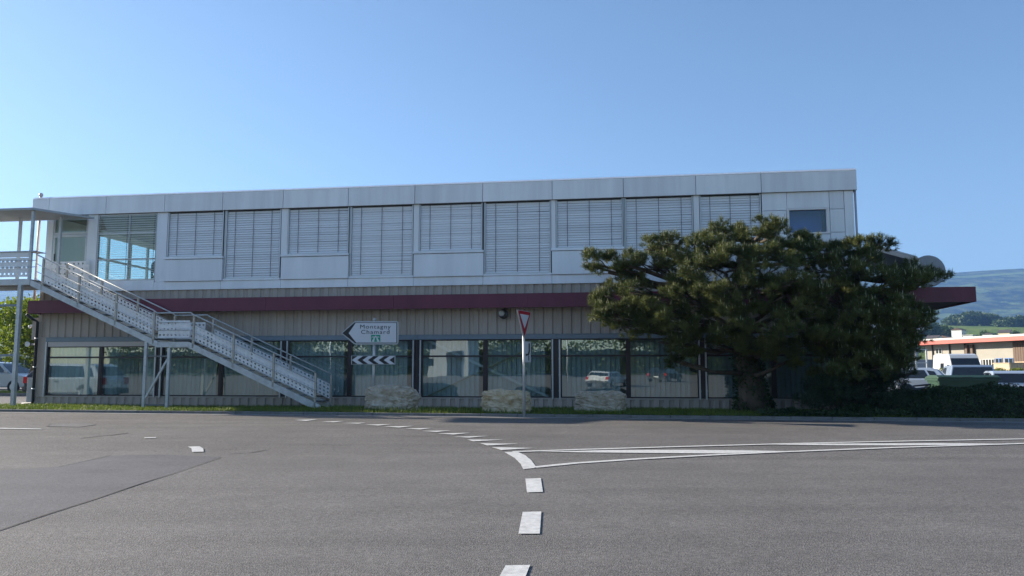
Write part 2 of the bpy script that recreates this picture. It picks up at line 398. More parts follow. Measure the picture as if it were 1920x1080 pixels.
# --- lintel, pilasters, ground-floor windows
LZ0, LZ1 = 2.195, 2.354
seg = [.80, 5.07, 9.6, 14.15, 18.67, 23.19, 27.8]
for a, b in zip(seg[:-1], seg[1:]):
    m = MB(); m.box(a + .003, b - .003, -.07, .05, LZ0, LZ1); m.box(a + .003, b - .003, -.085, -.07, LZ1 - .02, LZ1); m.build('lintel', LINT, B)
pil = [(4.943, 5.199), (9.463, 9.725), (13.999, 14.283), (18.532, 18.803), (23.063, 23.304), (27.42, 27.7)]
for a, b in pil:
    m = MB(); m.box(a + .05, b - .05, -.015, .10, .335, LZ0); p = m.build('pilaster', DARKB, B)
    for x in (a, b - .045):
        g = MB(); g.box(x, x + .045, -.075, -.02, .30, LZ0 - .02); q = g.build('guide_rail', ALU, p)
        for zz in (.55, 1.05, 1.55):
            t = MB(); t.box(x - .012, x + .057, -.088, -.076, zz, zz + .02); t.build('bracket', ALU, q)
m = MB(); m.box(.41, .80, -.012, .10, .335, 2.354); m.build('corner_panel', CLAD, B)
g = MB(); g.box(.80, .845, -.075, -.02, .30, LZ0); g.build('guide_rail', ALU, B)
m = MB(); m.box(.87, 4.93, -.05, .02, 2.03, LZ0 - .002); m.build('roller_shutter_box', pm('shutter_box', (.55, .50, .49), .5), B)
mull = [2.891, 7.337, 11.851, 16.391, 20.919, 25.3]
starts = [.85] + [b for a, b in pil[:-1]]; ends = [a for a, b in pil]
GZ0, GZ1, GT = .345, LZ0 - .01, 1.655
vs_me = None
vsl = MB(); nA = 5
prof = [(-.0445 + .089 * i / 4, .010 * (1 - ((i - 2) / 2) ** 2)) for i in range(5)]
V = []
for x, y in prof: V += [(x * 1.0, y, 0), (x * 1.0, y, 1)]
vsl.add(V, [(2 * i, 2 * i + 2, 2 * i + 3, 2 * i + 1) for i in range(4)]); vs_me = vsl.mesh('vertical_slat', VSLAT, True)
for wi in range(6):
    gt1 = 2.03 if wi == 0 else GZ1
    for a, b in ((starts[wi], mull[wi] - .035), (mull[wi] + .035, ends[wi])):
        fr = MB(); t = .04
        fr.box(a, a + t, .0, .07, GZ0, gt1); fr.box(b - t, b, .0, .07, GZ0, gt1)
        fr.box(a + t, b - t, .0, .07, GZ0, GZ0 + .03); fr.box(a + t, b - t, .0, .07, gt1 - .03, gt1); fr.box(a + t, b - t, -.004, .07, GT - .028, GT + .028)
        wn = fr.build('window', DARKB, B)
        for z0, z1 in ((GZ0 + .03, GT - .028), (GT + .028, gt1 - .03)):
            p = MB(); p.box(a + t, b - t, .03, .042, z0, z1); p.build('pane', GLASS, wn)
        n = int((b - a - .1) / .155); x = a + .09
        for k in range(n):
            ang = R(random.uniform(8, 16)); 
            if wi == 0 and a > 2.5 and 3 <= k <= 8: ang = R(60 + random.uniform(-6, 6))
            o = kid('slat', vs_me, wn, (x + .155 * k + random.uniform(-.004, .004), .22, GZ0 + .03), (0, 0, ang), (1.52, 1.2, 1.80 if wi else 1.66))
    m = MB(); m.box(mull[wi] - .035, mull[wi] + .035, -.012, .085, GZ0, gt1); m.build('mullion', DARKB, B)
# diagonal wind bracing behind the third bay's glass
m = MB(); m.bar((14.45, .13, 2.17), (18.4, .13, .36), .08, .03, (0, 1, 0)); m.build('brace', WHITEP, B)
m = MB(); m.bar((14.45, .165, .36), (18.4, .165, 2.17), .05, .02, (0, 1, 0)); m.build('brace', pm('brace_ochre', (.40, .36, .26), .5), B)
# --- burgundy canopy wrapping the building
CD = .6
for a, b in zip(np.linspace(.45, 30.9, 8)[:-1], np.linspace(.45, 30.9, 8)[1:]):
    m = MB(); m.box(float(a) + .003, float(b) - .003, -CD, -CD + .06, 3.16, 3.60); m.build('canopy_fascia', BURG, B)
m = MB(); m.box(30.84, 30.9, -CD + .06, 10, 3.16, 3.60); m.build('canopy_fascia', BURG, B)
m = MB(); m.box(.45, .51, -CD + .06, -.01, 3.16, 3.60); m.build('canopy_fascia', BURG, B)
m = MB(); m.box(.51, 30.84, -CD + .06, -.004, 3.20, 3.26); m.box(27.83, 30.84, .0, 10, 3.20, 3.50); m.build('canopy_soffit', pm('soffit', (.05, .045, .045), .7), B)
m = MB(); m.box(.51, 30.84, -CD + .06, -.004, 3.50, 3.55); m.build('canopy_roof', pm('bitumen', (.06, .06, .062), .9), B)
# --- fascia with sloping metal cap
J = [0.0, .66, 2.88, 5.10, 7.25, 9.44, 11.74, 14.03, 16.31, 18.58, 20.85, 23.10, 25.08, 27.9]
for a, b in zip(J[:-1], J[1:]):
    m = MB(); m.box(a + .008, b - .008, -.15, -.11, ZF0, ZF1); f = m.build('fascia_panel', FASCIA, B, bevel=.006)
    m = MB(); m.prism([(-.165, ZF1 + .003), (-.02, ZF1 + .085), (.4, ZF1 + .10), (.4, ZF1 + .06), (-.02, ZF1 + .045), (-.15, ZF1 + .003)], 'x', a + .005, b - .005); m.build('roof_cap', CAPM, f)
m = MB(); m.box(.02, 27.88, -.105, .0, ZF0 + .01, ZF1); m.box(.02, 27.88, -.1, .5, ZF0 + .004, ZF0 + .03); m.build('fascia_backing', pm('fascia_back', (.2, .2, .2), .8), B)
m = MB(); m.box(27.86, 27.9, -.10, DEP, ZF0, ZF1); m.build('fascia_panel', FASCIA, B)
m = MB(); m.box(.0, .04, -.10, DEP, ZF0, ZF1); m.build('fascia_panel', FASCIA, B)
# --- white storey: bottom strip panels
bj = [.55, 2.3, 4.78, 7.24, 9.39, 11.75, 13.99, 16.31, 18.55, 20.83, 23.08, 25.1, 27.8]
for i, (a, b) in enumerate(zip(bj[:-1], bj[1:])):
    m = MB(); m.box(a + .005, b - .005, -.06, .10, ZB, 4.23 if i > 1 else 4.30); m.build('wall_panel', WHITE, B, bevel=.005)
m = MB(); m.box(.55, 27.8, -.03, .14, ZB + .004, 4.22); m.build('wall_backing', pm('joint_grey', (.16, .17, .18), .8), B)
m = MB(); m.box(5.2, 25.1, .12, .14, 4.2, 6.68); m.build('dark_glazing_band', DARK, B)
short = [(5.207, 7.265), (9.599, 11.748), (14.171, 16.285), (18.695, 20.822), (23.21, 25.068)]
tall = [(7.357, 9.346), (11.811, 13.96), (16.357, 18.52), (20.884, 23.003)]
sp_x = [(5.17, 7.30), (9.42, 11.77), (14.01, 16.33), (18.56, 20.84), (23.10, 25.09)]
for a, b in sp_x:
    m = MB(); m.box(a, b, -.13, .10, 4.238, 4.985); p = m.build('spandrel_panel', WHITE, B, bevel=.008)
    m = MB(); m.box(a - .02, b + .015, -.165, .08, 5.0, 5.075); m.build('sill', WHITE, p, bevel=.006)
posts = [(4.80, 5.18), (9.36, 9.585), (13.975, 14.155), (18.535, 18.68), (23.02, 23.195)]
for a, b in posts:
    m = MB(); m.box(a, b, -.05, .10, 4.238 if a < 5 else 5.08, ZF0); m.build('wall_post', FASCIA if a > 5 else WHITE, B, bevel=.004)
for a, b in ((7.30, 7.335), (11.77, 11.795), (16.33, 16.345), (20.84, 20.87)):
    m = MB(); m.box(a, b, -.03, .10, 4.3, ZF0); m.build('wall_post', ALU, B)
# blinds: head, guides, slats, cords
def blind(a, b, z0, z1):
    hd = MB(); hd.box(a, a + .035, -.06, .06, z0, z1); hd.box(b - .035, b, -.06, .06, z0, z1); hd.box(a + .035, b - .035, -.04, .05, z0, z0 + .03)
    o = hd.build('blind', ALU, B); wdt = b - a - .08
    sm = MB(); hw = .0418; tl = R(74 + random.uniform(-3, 3))
    pr = [(-hw, 0), (-hw * .4, .007), (hw * .4, .007), (hw, 0)]; vv = []
    for px, pz in pr:
        y = px * math.cos(tl) - pz * math.sin(tl); z = px * math.sin(tl) + pz * math.cos(tl)
        vv += [(0, y, z), (wdt, y, z)]
    sm.add(vv, [(0, 1, 3, 2), (2, 3, 5, 4), (4, 5, 7, 6)]); me = sm.mesh('slat', BLIND)
    n = int(round((z1 - z0 - .06) / .0792)); pit = (z1 - z0 - .06) / n
    for k in range(n):
        kid('slat', me, o, (a + .04 + random.uniform(-.003, .003), .0, z0 + .07 + k * pit), (R(random.gauss(0, 1.3)), R(random.gauss(0, .10)), 0))
    for f in (.17, .5, .83):
        c = MB(); x = a + (b - a) * f; c.box(x - .007, x + .007, -.043, -.037, z0 + .05, z1); c.build('cord', CORD, o)
for a, b in short: blind(a, b, 5.085, ZF0 - .01)
for a, b in tall: blind(a, b, 4.30, ZF0 - .01)
for a, b in tall:
    m = MB(); m.box(a - .03, b + .03, -.09, .08, 4.236, 4.295); m.build('sill', WHITE, B)
# right-hand white wall with a small window
wx0, wx1, wz0, wz1 = 25.90, 26.99, 5.40, 6.10
for n_, (a, b, c, d) in enumerate([(25.10, wx0 - .06, 6.11, ZF0), (25.10, 25.82, 4.24, 5.38), (25.10, 25.82, 5.39, 6.10), (25.83, 27.09, 4.24, 5.33), (wx0 - .055, 27.09, 6.11 + .06, ZF0), (27.10, 27.52, 4.24, 5.38), (27.10, 27.52, 5.39, 6.10), (27.10, 27.52, 6.11, ZF0), (27.53, 27.8, 4.24, ZF0)]):
    m = MB(); m.box(a, b - .005, -.06, .06, c, d - .003); m.build('wall_panel', FASCIA, B, bevel=.004)
m = MB(); m.box(25.1, 27.79, .065, .1, 4.24, wz0 - .09); m.box(25.1, 27.79, .065, .1, wz1 + .09, ZF0); m.box(25.1, wx0 - .09, .065, .1, wz0 - .09, wz1 + .09); m.box(wx1 + .1, 27.79, .065, .1, wz0 - .09, wz1 + .09); m.build('wall_backing', pm('joint_grey', (.16, .17, .18), .8), B)
fr = MB(); x0, x1, z0, z1 = wx0 - .075, wx1 + .095, wz0 - .06, wz1 + .065
fr.box(x0, wx0, -.075, .08, z0, z1); fr.box(wx1, x1, -.075, .08, z0, z1); fr.box(wx0, wx1, -.075, .08, z0, wz0); fr.box(wx0, wx1, -.075, .08, wz1, z1)
wn = fr.build('window', WHITEP, B, bevel=.006)
p = MB(); p.box(wx0, wx1, .02, .03, wz0, wz1); p.build('pane', GLASS3, wn)
p = MB(); p.box(wx0, wx1, .6, .62, wz0 - .3, wz1 + .3); p.build('dim_room', pm('blue_blind', (.24, .38, .78), .7), wn)
m = MB(); m.box(27.77, 27.80, .11, DEP, 4.0, 6.68); m.build('end_wall', WHITE, B)
m = MB(); m.tube([(27.86, -.02, 6.66), (27.87, -.02, 3.6)], .035); m.build('downpipe', pm('pipe_grey', (.42, .40, .43), .4), B, True)
# --- glazed stair lobby at the left end of the upper storey
def frame_win(name, a, b, z0, z1, bars_x=(), bars_z=(), y=0.0, t=.05, mat=ALU, glass=GLASS2):
    fr = MB(); fr.box(a, a + t, y - .03, y + .05, z0, z1); fr.box(b - t, b, y - .03, y + .05, z0, z1); fr.box(a + t, b - t, y - .03, y + .05, z0, z0 + t); fr.box(a + t, b - t, y - .03, y + .05, z1 - t, z1)
    xs = [a + t] + [x for q in bars_x for x in (q - .02, q + .02)] + [b - t]; zs = [z0 + t] + [z for q in bars_z for z in (q - .022, q + .022)] + [z1 - t]
    for q in bars_x: fr.box(q - .02, q + .02, y - .025, y + .045, z0 + t, z1 - t)
    for q in bars_z:
        for i in range(0, len(xs), 2): fr.box(xs[i], xs[i + 1], y - .028, y + .048, q - .022, q + .022)
    wn = fr.build(name, mat, B)
    for i in range(0, len(xs), 2):
        for j in range(0, len(zs), 2):
            p = MB(); p.box(xs[i], xs[i + 1], y + .005, y + .015, zs[j], zs[j + 1]); p.build('pane', glass, wn)
    return wn
lw_ = frame_win('lobby_window', 2.53, 4.80, 4.30, 6.66, (3.74,), (5.06, 5.98))
sm = MB(); sm.box(0, 2.17, -.003, .003, -.014, .014); me = sm.mesh('slat', BLIND)
for k in range(29): kid('slat', me, lw_, (2.58, -.08, 4.36 + k * .079), (R(80 if k > 20 else 88), 0, 0))
for x in (2.62, 3.7, 4.72):
    c = MB(); c.box(x - .008, x + .008, -.085, -.08, 4.33, 6.62); c.build('cord', CORD, lw_)
m = MB(); m.box(2.16, 2.525, -.05, .10, 4.31, ZF0); m.build('wall_post', FASCIA, B)
m = MB(); m.box(.55, .80, -.05, .10, 4.31, ZF0); m.build('wall_post', FASCIA, B)
dr = frame_win('door', .80, 2.16, 4.31, 5.98, (), (), t=.09)
h = MB(); h.bar((.93, -.07, 5.05), (.93, -.07, 5.3), .03); h.build('handle', CORD, dr)
frame_win('fanlight', .80, 2.16, 5.99, 6.66, (), (), t=.07)
m = MB(); m.box(.5, .62, .10, 2.6, 4.0, 6.68); m.box(.5, .62, 2.6, 9, 4.02, 4.45); m.box(.5, .62, 2.6, 9, 6.45, 6.68); m.box(.5, .62, 9, DEP, 4.0, 6.68)
m.build('end_wall', WHITE, B)
fr = MB()
for y in (2.6, 3.3, 4.7, 5.9, 7.1, 8.2): fr.box(.52, .60, y, y + .10 if y < 8 else 9, 4.45, 6.45)
ys = [2.70, 3.3, 3.4, 4.7, 4.8, 5.9, 6.0, 7.1, 7.2, 8.2]
for i in range(0, 10, 2): fr.box(.525, .595, ys[i], ys[i + 1], 5.52, 5.60)
ew = fr.build('window', ALU, B)
for i in range(0, 10, 2):
    for z0, z1 in ((4.45, 5.52), (5.60, 6.45)):
        p = MB(); p.box(.555, .565, ys[i], ys[i + 1], z0, z1); p.build('pane', GLASS2, ew)
m = MB(); m.box(5.0, 5.1, .2, 9, 4.02, 6.69); m.box(.62, 5.1, 8.9, 9.0, 4.02, 6.69); m.build('partition', ROOM, B)
m = MB(); m.tube([(.10, .12, 3.7), (.10, .12, 7.5)], .045); m.lathe([(.05, 7.44), (.07, 7.45), (.07, 7.52), (.03, 7.56)], (.10, .12, 0)); m.build('vent_pipe', pm('pipe_pinkish', (.55, .48, .48), .4), B, True)
# downpipe, box and loudspeaker at the left corner
m = MB(); m.tube([(.30, -.45, 3.15), (.42, -.30, 2.98), (.46, -.10, 2.90), (.46, -.09, .15), (.43, -.09, .07), (.05, -.09, .05)], .05); dp = m.build('downpipe', pm('pipe_dark', (.03, .035, .045), .35), B, True)
for z in (.55, 1.3, 2.3):
    c = MB(); c.lathe([(.062, z), (.062, z + .04)], (.46, -.09, 0)); c.build('pipe_clamp', ALU, dp, True)
m = MB(); m.box(.18, .38, .0, .12, 2.28, 3.05); m.build('corner_trim', CLAD, B)
m = MB(); m.box(.12, .36, .0, .15, .05, .95); m.build('meter_box', pm('box_grey', (.45, .44, .43), .5), B, bevel=.01)

# small fixtures hung on the wall
wl = thing('wall_lamp', 'round bulkhead floodlight under the canopy above the give-way sign', 'lamp', l2w(16.95, -.06, 2.98), AL)
m = MB(); m.lathe([(.08, .06), (.12, .0), (.15, -.08), (.155, -.15), (.14, -.16)], (.06, 0, 0), 'y'); m.build('housing', pm('lamp_black', (.02, .025, .03), .4), wl, True)
m = MB(); m.lathe([(.105, -.165), (.09, -.18), (.04, -.19)], (.0, -.0, .03), 'y'); m.build('lens', pm('lamp_lens', (.42, .42, .40), .25), wl, True)
m = MB(); m.bar((.06, .05, .0), (.06, .05, .2), .05); m.build('bracket', BLACKP, wl)
cc = thing('security_camera', 'white dome security camera on the building corner by the lime tree', 'camera', l2w(.17, .05, 2.72), AL)
m = MB(); m.box(-.10, .02, -.03, .03, .03, .09); m.build('mount', WHITEP, cc, bevel=.01)
m = MB(); m.lathe([(.01, -.055), (.04, -.05), (.05, -.02), (.05, .03), (.035, .045)], (-.12, 0, .02), 'z'); m.build('dome', WHITEP, cc, True)
ls = thing('loudspeaker', 'small dark horn loudspeaker with white rim low on building corner', 'loudspeaker', l2w(.18, -.02, 2.12), AL)
m = MB(); m.lathe([(.03, .10), (.04, .02), (.08, -.09), (.085, -.10)], (-.05, 0, 0), 'y'); m.build('horn', BLACKP, ls, True)
m = MB(); m.lathe([(.078, -.102), (.092, -.105), (.092, -.085), (.08, -.085)], (-.05, 0, 0), 'y'); m.build('rim', WHITEP, ls, True)
m = MB(); m.box(-.02, .12, .0, .05, -.03, .03); m.build('bracket', ALU, ls)

# office chairs in the glazed lobby
def office_chair(s, y, rz, label):
    t = thing('office_chair', label, 'chair', l2w(s, y, 4.03), AL + rz, 'chairs in the glazed lobby')
    m = MB(); m.lathe([(.26, 0), (.27, .04), (.25, .08)], (0, 0, .44)); m.build('seat', BLACKP, t, True)
    V = MB(); V.prism([(.25 * math.cos(a), .80 + .30 * math.sin(a)) for a in np.linspace(0, 2 * math.pi, 18, endpoint=False)], 'y', .22, .28); V.build('backrest', BLACKP, t, bevel=.02)
    m = MB(); m.bar((0, .24, .44), (0, .25, .7), .06, .03); m.build('back_support', BLACKP, t)
    m = MB(); m.tube([(0, 0, .08), (0, 0, .44)], .03); m.build('stem', ALU, t, True)
    for k in range(5):
        a = k * 2 * math.pi / 5; m = MB(); m.bar((0, 0, .10), (.28 * math.cos(a), .28 * math.sin(a), .06), .04); m.tube([(.28 * math.cos(a), .28 * math.sin(a), .0), (.28 * math.cos(a), .28 * math.sin(a), .06)], .028); m.build('foot', BLACKP, t)
    return t
office_chair(4.50, .75, R(200), 'black round-backed office chair close behind the lobby glass')
office_chair(3.85, 1.7, R(120), 'black office chair standing deeper inside the glazed lobby')

# ------------------------------------------------------------------ rooftop awning and drum at the right end
aw = thing('terrace_awning', 'grey sloping awning roof ending in a round drum on the canopy', 'awning', l2w(29.0, 2.0, 3.55), AL)
def AWP(u, v, d): s, z = fac(u, v, d); return (s - 29.0, -d - 2.0, z - 3.55)
a = AWP(1640, 461, -2); b = AWP(1722, 483, -2)
m = MB(); vx = [a, b, (b[0], b[1] + 3.2, b[2]), (a[0], a[1] + 3.2, a[2])]; m.add(vx + [(x, y, z - .09) for x, y, z in vx], [(0, 1, 2, 3), (7, 6, 5, 4), (0, 4, 5, 1), (1, 5, 6, 2), (2, 6, 7, 3), (3, 7, 4, 0)]); m.build('awning_roof', pm('awning_grey', (.34, .33, .34), .6), aw)
for k in range(9):
    f = k / 8; m = MB(); m.bar((a[0] + .03, a[1] + .03 + 3.1 * f, a[2] + .02), (b[0] - .03, b[1] + .03 + 3.1 * f, b[2] + .02), .04, .05); m.build('roof_rib', GALV, aw)
m = MB(); m.bar((a[0], a[1] - .03, a[2] - .10), (b[0], b[1] - .03, b[2] - .10), .07, .12); m.build('edge_beam', pm('beam_pale', (.5, .45, .42), .5), aw)
c = AWP(1742, 508, -2.3); m = MB(); m.lathe([(.50, 0), (.52, .03), (.52, 2.6), (.50, 2.63)], (c[0], c[1], c[2]), 'y', 40); m.build('drum', pm('drum_grey', (.30, .31, .33), .5, var=.1, scale=2), aw)
for uu, vv in ((1706, 481), (1722, 486)):
    p = AWP(uu, vv, -2.15); m = MB(); m.bar((p[0], p[1], .0), p, .06); m.build('post', ALU, aw)
p = AWP(1698, 492, -2.2); q = AWP(1706, 508, -2.2); m = MB(); m.bar(p, q, .03); m.build('strut', ALU, aw)

# ------------------------------------------------------------------ external steel staircase
ST = thing('external_staircase', 'galvanised steel staircase with perforated panels rising along the facade', 'staircase', l2w(11.4, -1.25, 0), AL)
OS = (11.4, -1.25, 0)
NEAR, FAR = -1.75, -.75
def stb(m, name, mat, parent=ST, **k): return m.build(name, mat, parent, org=OS, **k)
ZL, ZM = 4.20, 2.10
K = -.4435
def fl1(s): return ZL - .03 + K * (s - 1.45)
def fl2(s): return ZM + K * (s - 7.15)
for y in (NEAR, FAR):
    y0, y1 = (y, y + .06) if y == NEAR else (y - .06, y)
    m = MB(); m.prism([(1.45, fl1(1.45)), (6.10, fl1(6.10)), (6.10, fl1(6.10) - .19), (1.45, fl1(1.45) - .19)], 'y', y0, y1); stb(m, 'stringer', GALV)
    m = MB(); m.prism([(6.105, ZM), (7.15, ZM), (7.15, ZM - .17), (6.105, ZM - .17)], 'y', y0, y1); stb(m, 'stringer', GALV)
    m = MB(); m.prism([(7.155, fl2(7.155)), (11.58, fl2(11.58)), (11.58, .02), (11.40, .0), (7.155, fl2(7.155) - .19)], 'y', y0, y1); st_ = stb(m, 'stringer', GALV)
for k in range(10):
    s = 1.62 + k * .455; z = fl1(s) - .06
    m = MB(); m.box(s, s + .30, NEAR + .065, FAR - .065, z - .03, z); stb(m, 'tread', GALVD)
for k in range(10):
    s = 7.30 + k * .43; z = fl2(s) - .06
    m = MB(); m.box(s, s + .30, NEAR + .065, FAR - .065, z - .03, z); stb(m, 'tread', GALVD)
m = MB(); m.box(6.12, 7.14, NEAR + .065, FAR - .065, ZM - .05, ZM - .01); stb(m, 'landing', GALVD)
# upper landing in front of the door
m = MB(); m.box(-1.6, 1.44, NEAR + .065, -.17, ZL - .05, ZL - .005); stb(m, 'landing', GALVD)
m = MB(); m.box(1.45, 2.45, -.74, -.17, ZL - .05, ZL - .005); stb(m, 'landing', GALVD)
m = MB(); m.box(-1.6, 1.44, NEAR, NEAR + .06, ZL - .19, ZL + .01); stb(m, 'landing_beam', GALV)
m = MB(); m.box(-1.6, 2.45, -.16, -.10, ZL - .19, ZL + .01); stb(m, 'landing_beam', GALV)
m = MB(); m.box(1.38, 1.44, NEAR + .065, -.17, ZL - .19, ZL - .055); stb(m, 'landing_beam', GALV)
# landing roof on posts
m = MB(); m.add([(-1.6, NEAR - .15, 6.50), (1.46, NEAR - .15, 6.50), (2.5, -.2, 6.48), (-1.6, -.2, 6.48), (-1.6, NEAR - .15, 6.57), (1.46, NEAR - .15, 6.57), (2.5, -.2, 6.55), (-1.6, -.2, 6.55)],
    [(0, 3, 2, 1), (4, 5, 6, 7), (0, 1, 5, 4), (1, 2, 6, 5), (2, 3, 7, 6), (3, 0, 4, 7)]); stb(m, 'shelter_roof', pm('shelter_metal', (.36, .38, .40), .5, .3, var=.1, scale=3))
for s, y, z0 in ((1.38, NEAR + .03, 4.02), (.10, -.75, 4.2), (1.62, -.72, 4.2)):
    m = MB(); m.box(s - .04, s + .04, y - .04, y + .04, z0, 6.49); stb(m, 'shelter_post', GALV)
# supports
for s in (5.70, 6.50):
    m = MB(); m.box(s - .045, s + .045, NEAR - .02, NEAR + .07, 0.0, (fl1(s) if s < 6 else ZM) - .19); stb(m, 'support_post', GALV)
m = MB(); m.bar((5.75, NEAR + .02, .32), (6.46, NEAR + .02, 1.55), .06); stb(m, 'brace', GALV)
m = MB(); m.box(5.75, 6.45, NEAR, NEAR + .04, .09, .14); stb(m, 'brace', GALVD)
m = MB(); m.box(5.75, 6.45, NEAR, NEAR + .04, 1.62, 1.67); stb(m, 'brace', GALVD)
m = MB(); m.box(1.03, 1.15, NEAR - .04, NEAR + .08, -.02, ZL - .19); lp = stb(m, 'support_post', GALV)
for z in (3.30, 1.66):
    m = MB(); m.box(-2.0, 1.03, NEAR - .01, NEAR + .04, z, z + .07); stb(m, 'crossbar', LINT, lp)
# railings
POSTN = [1.87, 3.21, 4.57, 5.93, 7.30, 8.67, 10.02, 11.40]
def railtop(s): return fl1(s) + .92 if s < 5.94 else (ZM + .92 if s < 7.28 else fl2(s) + .92)
def lineat(s, h): return (fl1(s) if s <= 5.93 else ZM if s < 7.2 else fl2(s)) + h
def perforated(m, s0, s1, zf, h0, h1, y, nx, ny, rfrac=.30, cut=True):
    """sheet with round holes, following the slope zf(s) between heights h0 and h1"""
    for i in range(nx):
        for j in range(ny):
            a0, a1 = s0 + (s1 - s0) * i / nx, s0 + (s1 - s0) * (i + 1) / nx; b0, b1 = h0 + (h1 - h0) * j / ny, h0 + (h1 - h0) * (j + 1) / ny
            ca, cb = (a0 + a1) / 2, (b0 + b1) / 2; r = rfrac * min(a1 - a0, b1 - b0)
            out = [(a0, b0), (ca, b0), (a1, b0), (a1, cb), (a1, b1), (ca, b1), (a0, b1), (a0, cb)]
            ang = [-135, -90, -45, 0, 45, 90, 135, 180]
            inn = [(ca + r * math.cos(R(t)), cb + r * math.sin(R(t))) for t in ang]
            P = [(s, y, zf(ca) + K_slope(zf, ca) * (s - ca) + h) for s, h in out + inn]
            m.add(P, [(k, (k + 1) % 8, 8 + (k + 1) % 8, 8 + k) for k in range(8)])
def K_slope(zf, s): return (zf(s + .01) - zf(s - .01)) / .02
PERF = pm('perforated_sheet', (.74, .75, .76), .5, .1, var=.1, scale=5)
def rail_side(y, near):
    ps = POSTN if near else [s + .14 for s in POSTN]
    yo = y + (.03 if near else -.03)
    sgn = 0 if near else 0
    for s in ps:
        zb = lineat(min(s, 11.5), -.14); m = MB(); m.box(s - .03, s + .03, yo - .03, yo + .03, zb, lineat(s, .90)); stb(m, 'rail_post', POSTY)
    # hand rail and lower rails
    for h, r in ((.92, .022), (.62, .011), (.37, .011), (.12, .011)):
        m = MB(); yy = yo - .045 if near else yo + .045
        e0 = ps[0] - (.25 if near else 0)
        pts = [(e0, yy, lineat(e0, h)), (5.93, yy, lineat(5.93, h)), (6.05, yy, ZM + h), (7.2, yy, ZM + h), (7.3, yy, fl2(7.3) + h), (ps[-1], yy, fl2(ps[-1]) + h)]
        m.tube(pts, r, 8); stb(m, 'hand_rail' if h > .8 else 'rail', GALV, smooth=True)
    for i in range(7):
        s0, s1 = ps[i] + .04, ps[i + 1] - .04
        zf = fl1 if i < 3 else ((lambda s: ZM) if i == 3 else fl2)
        if i == 3: s0, s1 = 6.08, 7.16
        m = MB(); perforated(m, s0, s1, zf, .13, .60 if i != 3 else .68, yo, 10 if i != 3 else 8, 4 if i != 3 else 3, .27); stb(m, 'perforated_panel', PERF)
rail_side(NEAR, True); rail_side(FAR, False)
# landing balustrade
for h, r in ((.92, .024), (.62, .013), (.40, .013)):
    m = MB(); m.tube([(-1.6, NEAR - .015, ZL + h), (1.62, NEAR - .015, ZL + h)], r, 8); stb(m, 'hand_rail' if h > .8 else 'rail', GALV, smooth=True)
for i, (a, b) in enumerate(((-1.55, -.2), (-.1, 1.32))):
    m = MB(); perforated(m, a, b, lambda s: ZL, .08, .72, NEAR + .03, 9, 3, .22); stb(m, 'perforated_panel', PERF)
    m = MB(); m.box(a, b, NEAR - .005, NEAR + .045, .74 + ZL, .90 + ZL); stb(m, 'top_board', WHITEP)
m = MB(); m.box(1.30, 1.62, NEAR - .03, NEAR + .4, ZL + .90, ZL + .93); stb(m, 'top_board', ALU)
m = MB(); perforated(m, .7, 2.4, lambda s: ZL, .1, .8, -.19, 10, 4, .2); stb(m, 'perforated_panel', PERF)

# low steel barrier by the left support post
lb = thing('low_barrier', 'low steel hoop barrier beside the left stair support', 'barrier', l2w(.55, -1.95, 0), AL)
m = MB(); m.box(.08, .16, -.04, .04, -.02, .42); m.build('post', GALV, lb)
m = MB(); m.box(-2.2, .18, -.035, .035, .42, .48); m.build('crossbar', GALV, lb)
m = MB(); m.box(-2.2, -2.12, -.04, .04, -.02, .42); m.build('post', GALV, lb)

# ------------------------------------------------------------------ traffic signs
SIGNW = pm('sign_white', (.62, .64, .68), .35); SIGNK = pm('sign_black', (.015, .015, .018), .4); SIGNG = pm('sign_green', (.0, .30, .18), .4)
SIGNR = pm('sign_red', (.42, .02, .03), .35); SIGNB = pm('sign_back', (.45, .47, .5), .4, .4)
g = gnd(699, 772); dsn = thing('direction_sign', 'white arrow direction sign with black chevron board on a grey post', 'road sign', (g.x, g.y, -.02), 0)
def SP(u, v): p = at(u, v, g.y); return (p.x - g.x, p.z + .02)
m = MB(); x0, z0 = SP(699.5, 772); x1, z1 = SP(702.5, 600); m.tube([(x0, 0, z0), (x1, 0, z1)], .042, 14); m.build('pole', GALV, dsn, True)
m = MB(); bx, bz = SP(699, 773); m.prism([(bx - .19, -.12), (bx + .25, -.12), (bx + .25, .14), (bx - .19, .14)], 'z', -.08, .10); m.build('foot', CONC, dsn, bevel=.03)
def plate(pts, y0, y1): m = MB(); m.prism([SP(u, v) for u, v in pts], 'y', y0, y1); return m
yb = -.06
dp_ = plate([(641, 625), (665, 603.5), (668, 602.5), (745, 602.5), (748, 604.5), (748, 643), (745, 646), (668, 646.5), (664, 645)], yb - .03, yb).build('direction_panel', SIGNB, dsn, bevel=.006)
plate([(643, 625), (666, 605), (745.5, 605), (745.5, 643.8), (667, 643.8)], yb - .034, yb - .031).build('black_border', SIGNK, dp_)
plate([(655, 625), (668, 606), (744, 606), (744, 642.6), (669, 642.6)], yb - .038, yb - .035).build('white_face', SIGNW, dp_)
q = SP(704.5, 616.3); me = text_mesh('Montagny', .165, SIGNK, .002, 1.16, 1.24); kid('lettering', me, dp_, (q[0], yb - .041, q[1]))
q = SP(704.8, 626.2); me = text_mesh('Chamard', .165, SIGNK, .002, 1.16, 1.24); kid('lettering', me, dp_, (q[0], yb - .041, q[1]))
plate([(696.8, 628.2), (714.2, 628.2), (714.2, 641.2), (696.8, 641.2)], yb - .042, yb - .039).build('motorway_symbol', SIGNG, dp_)
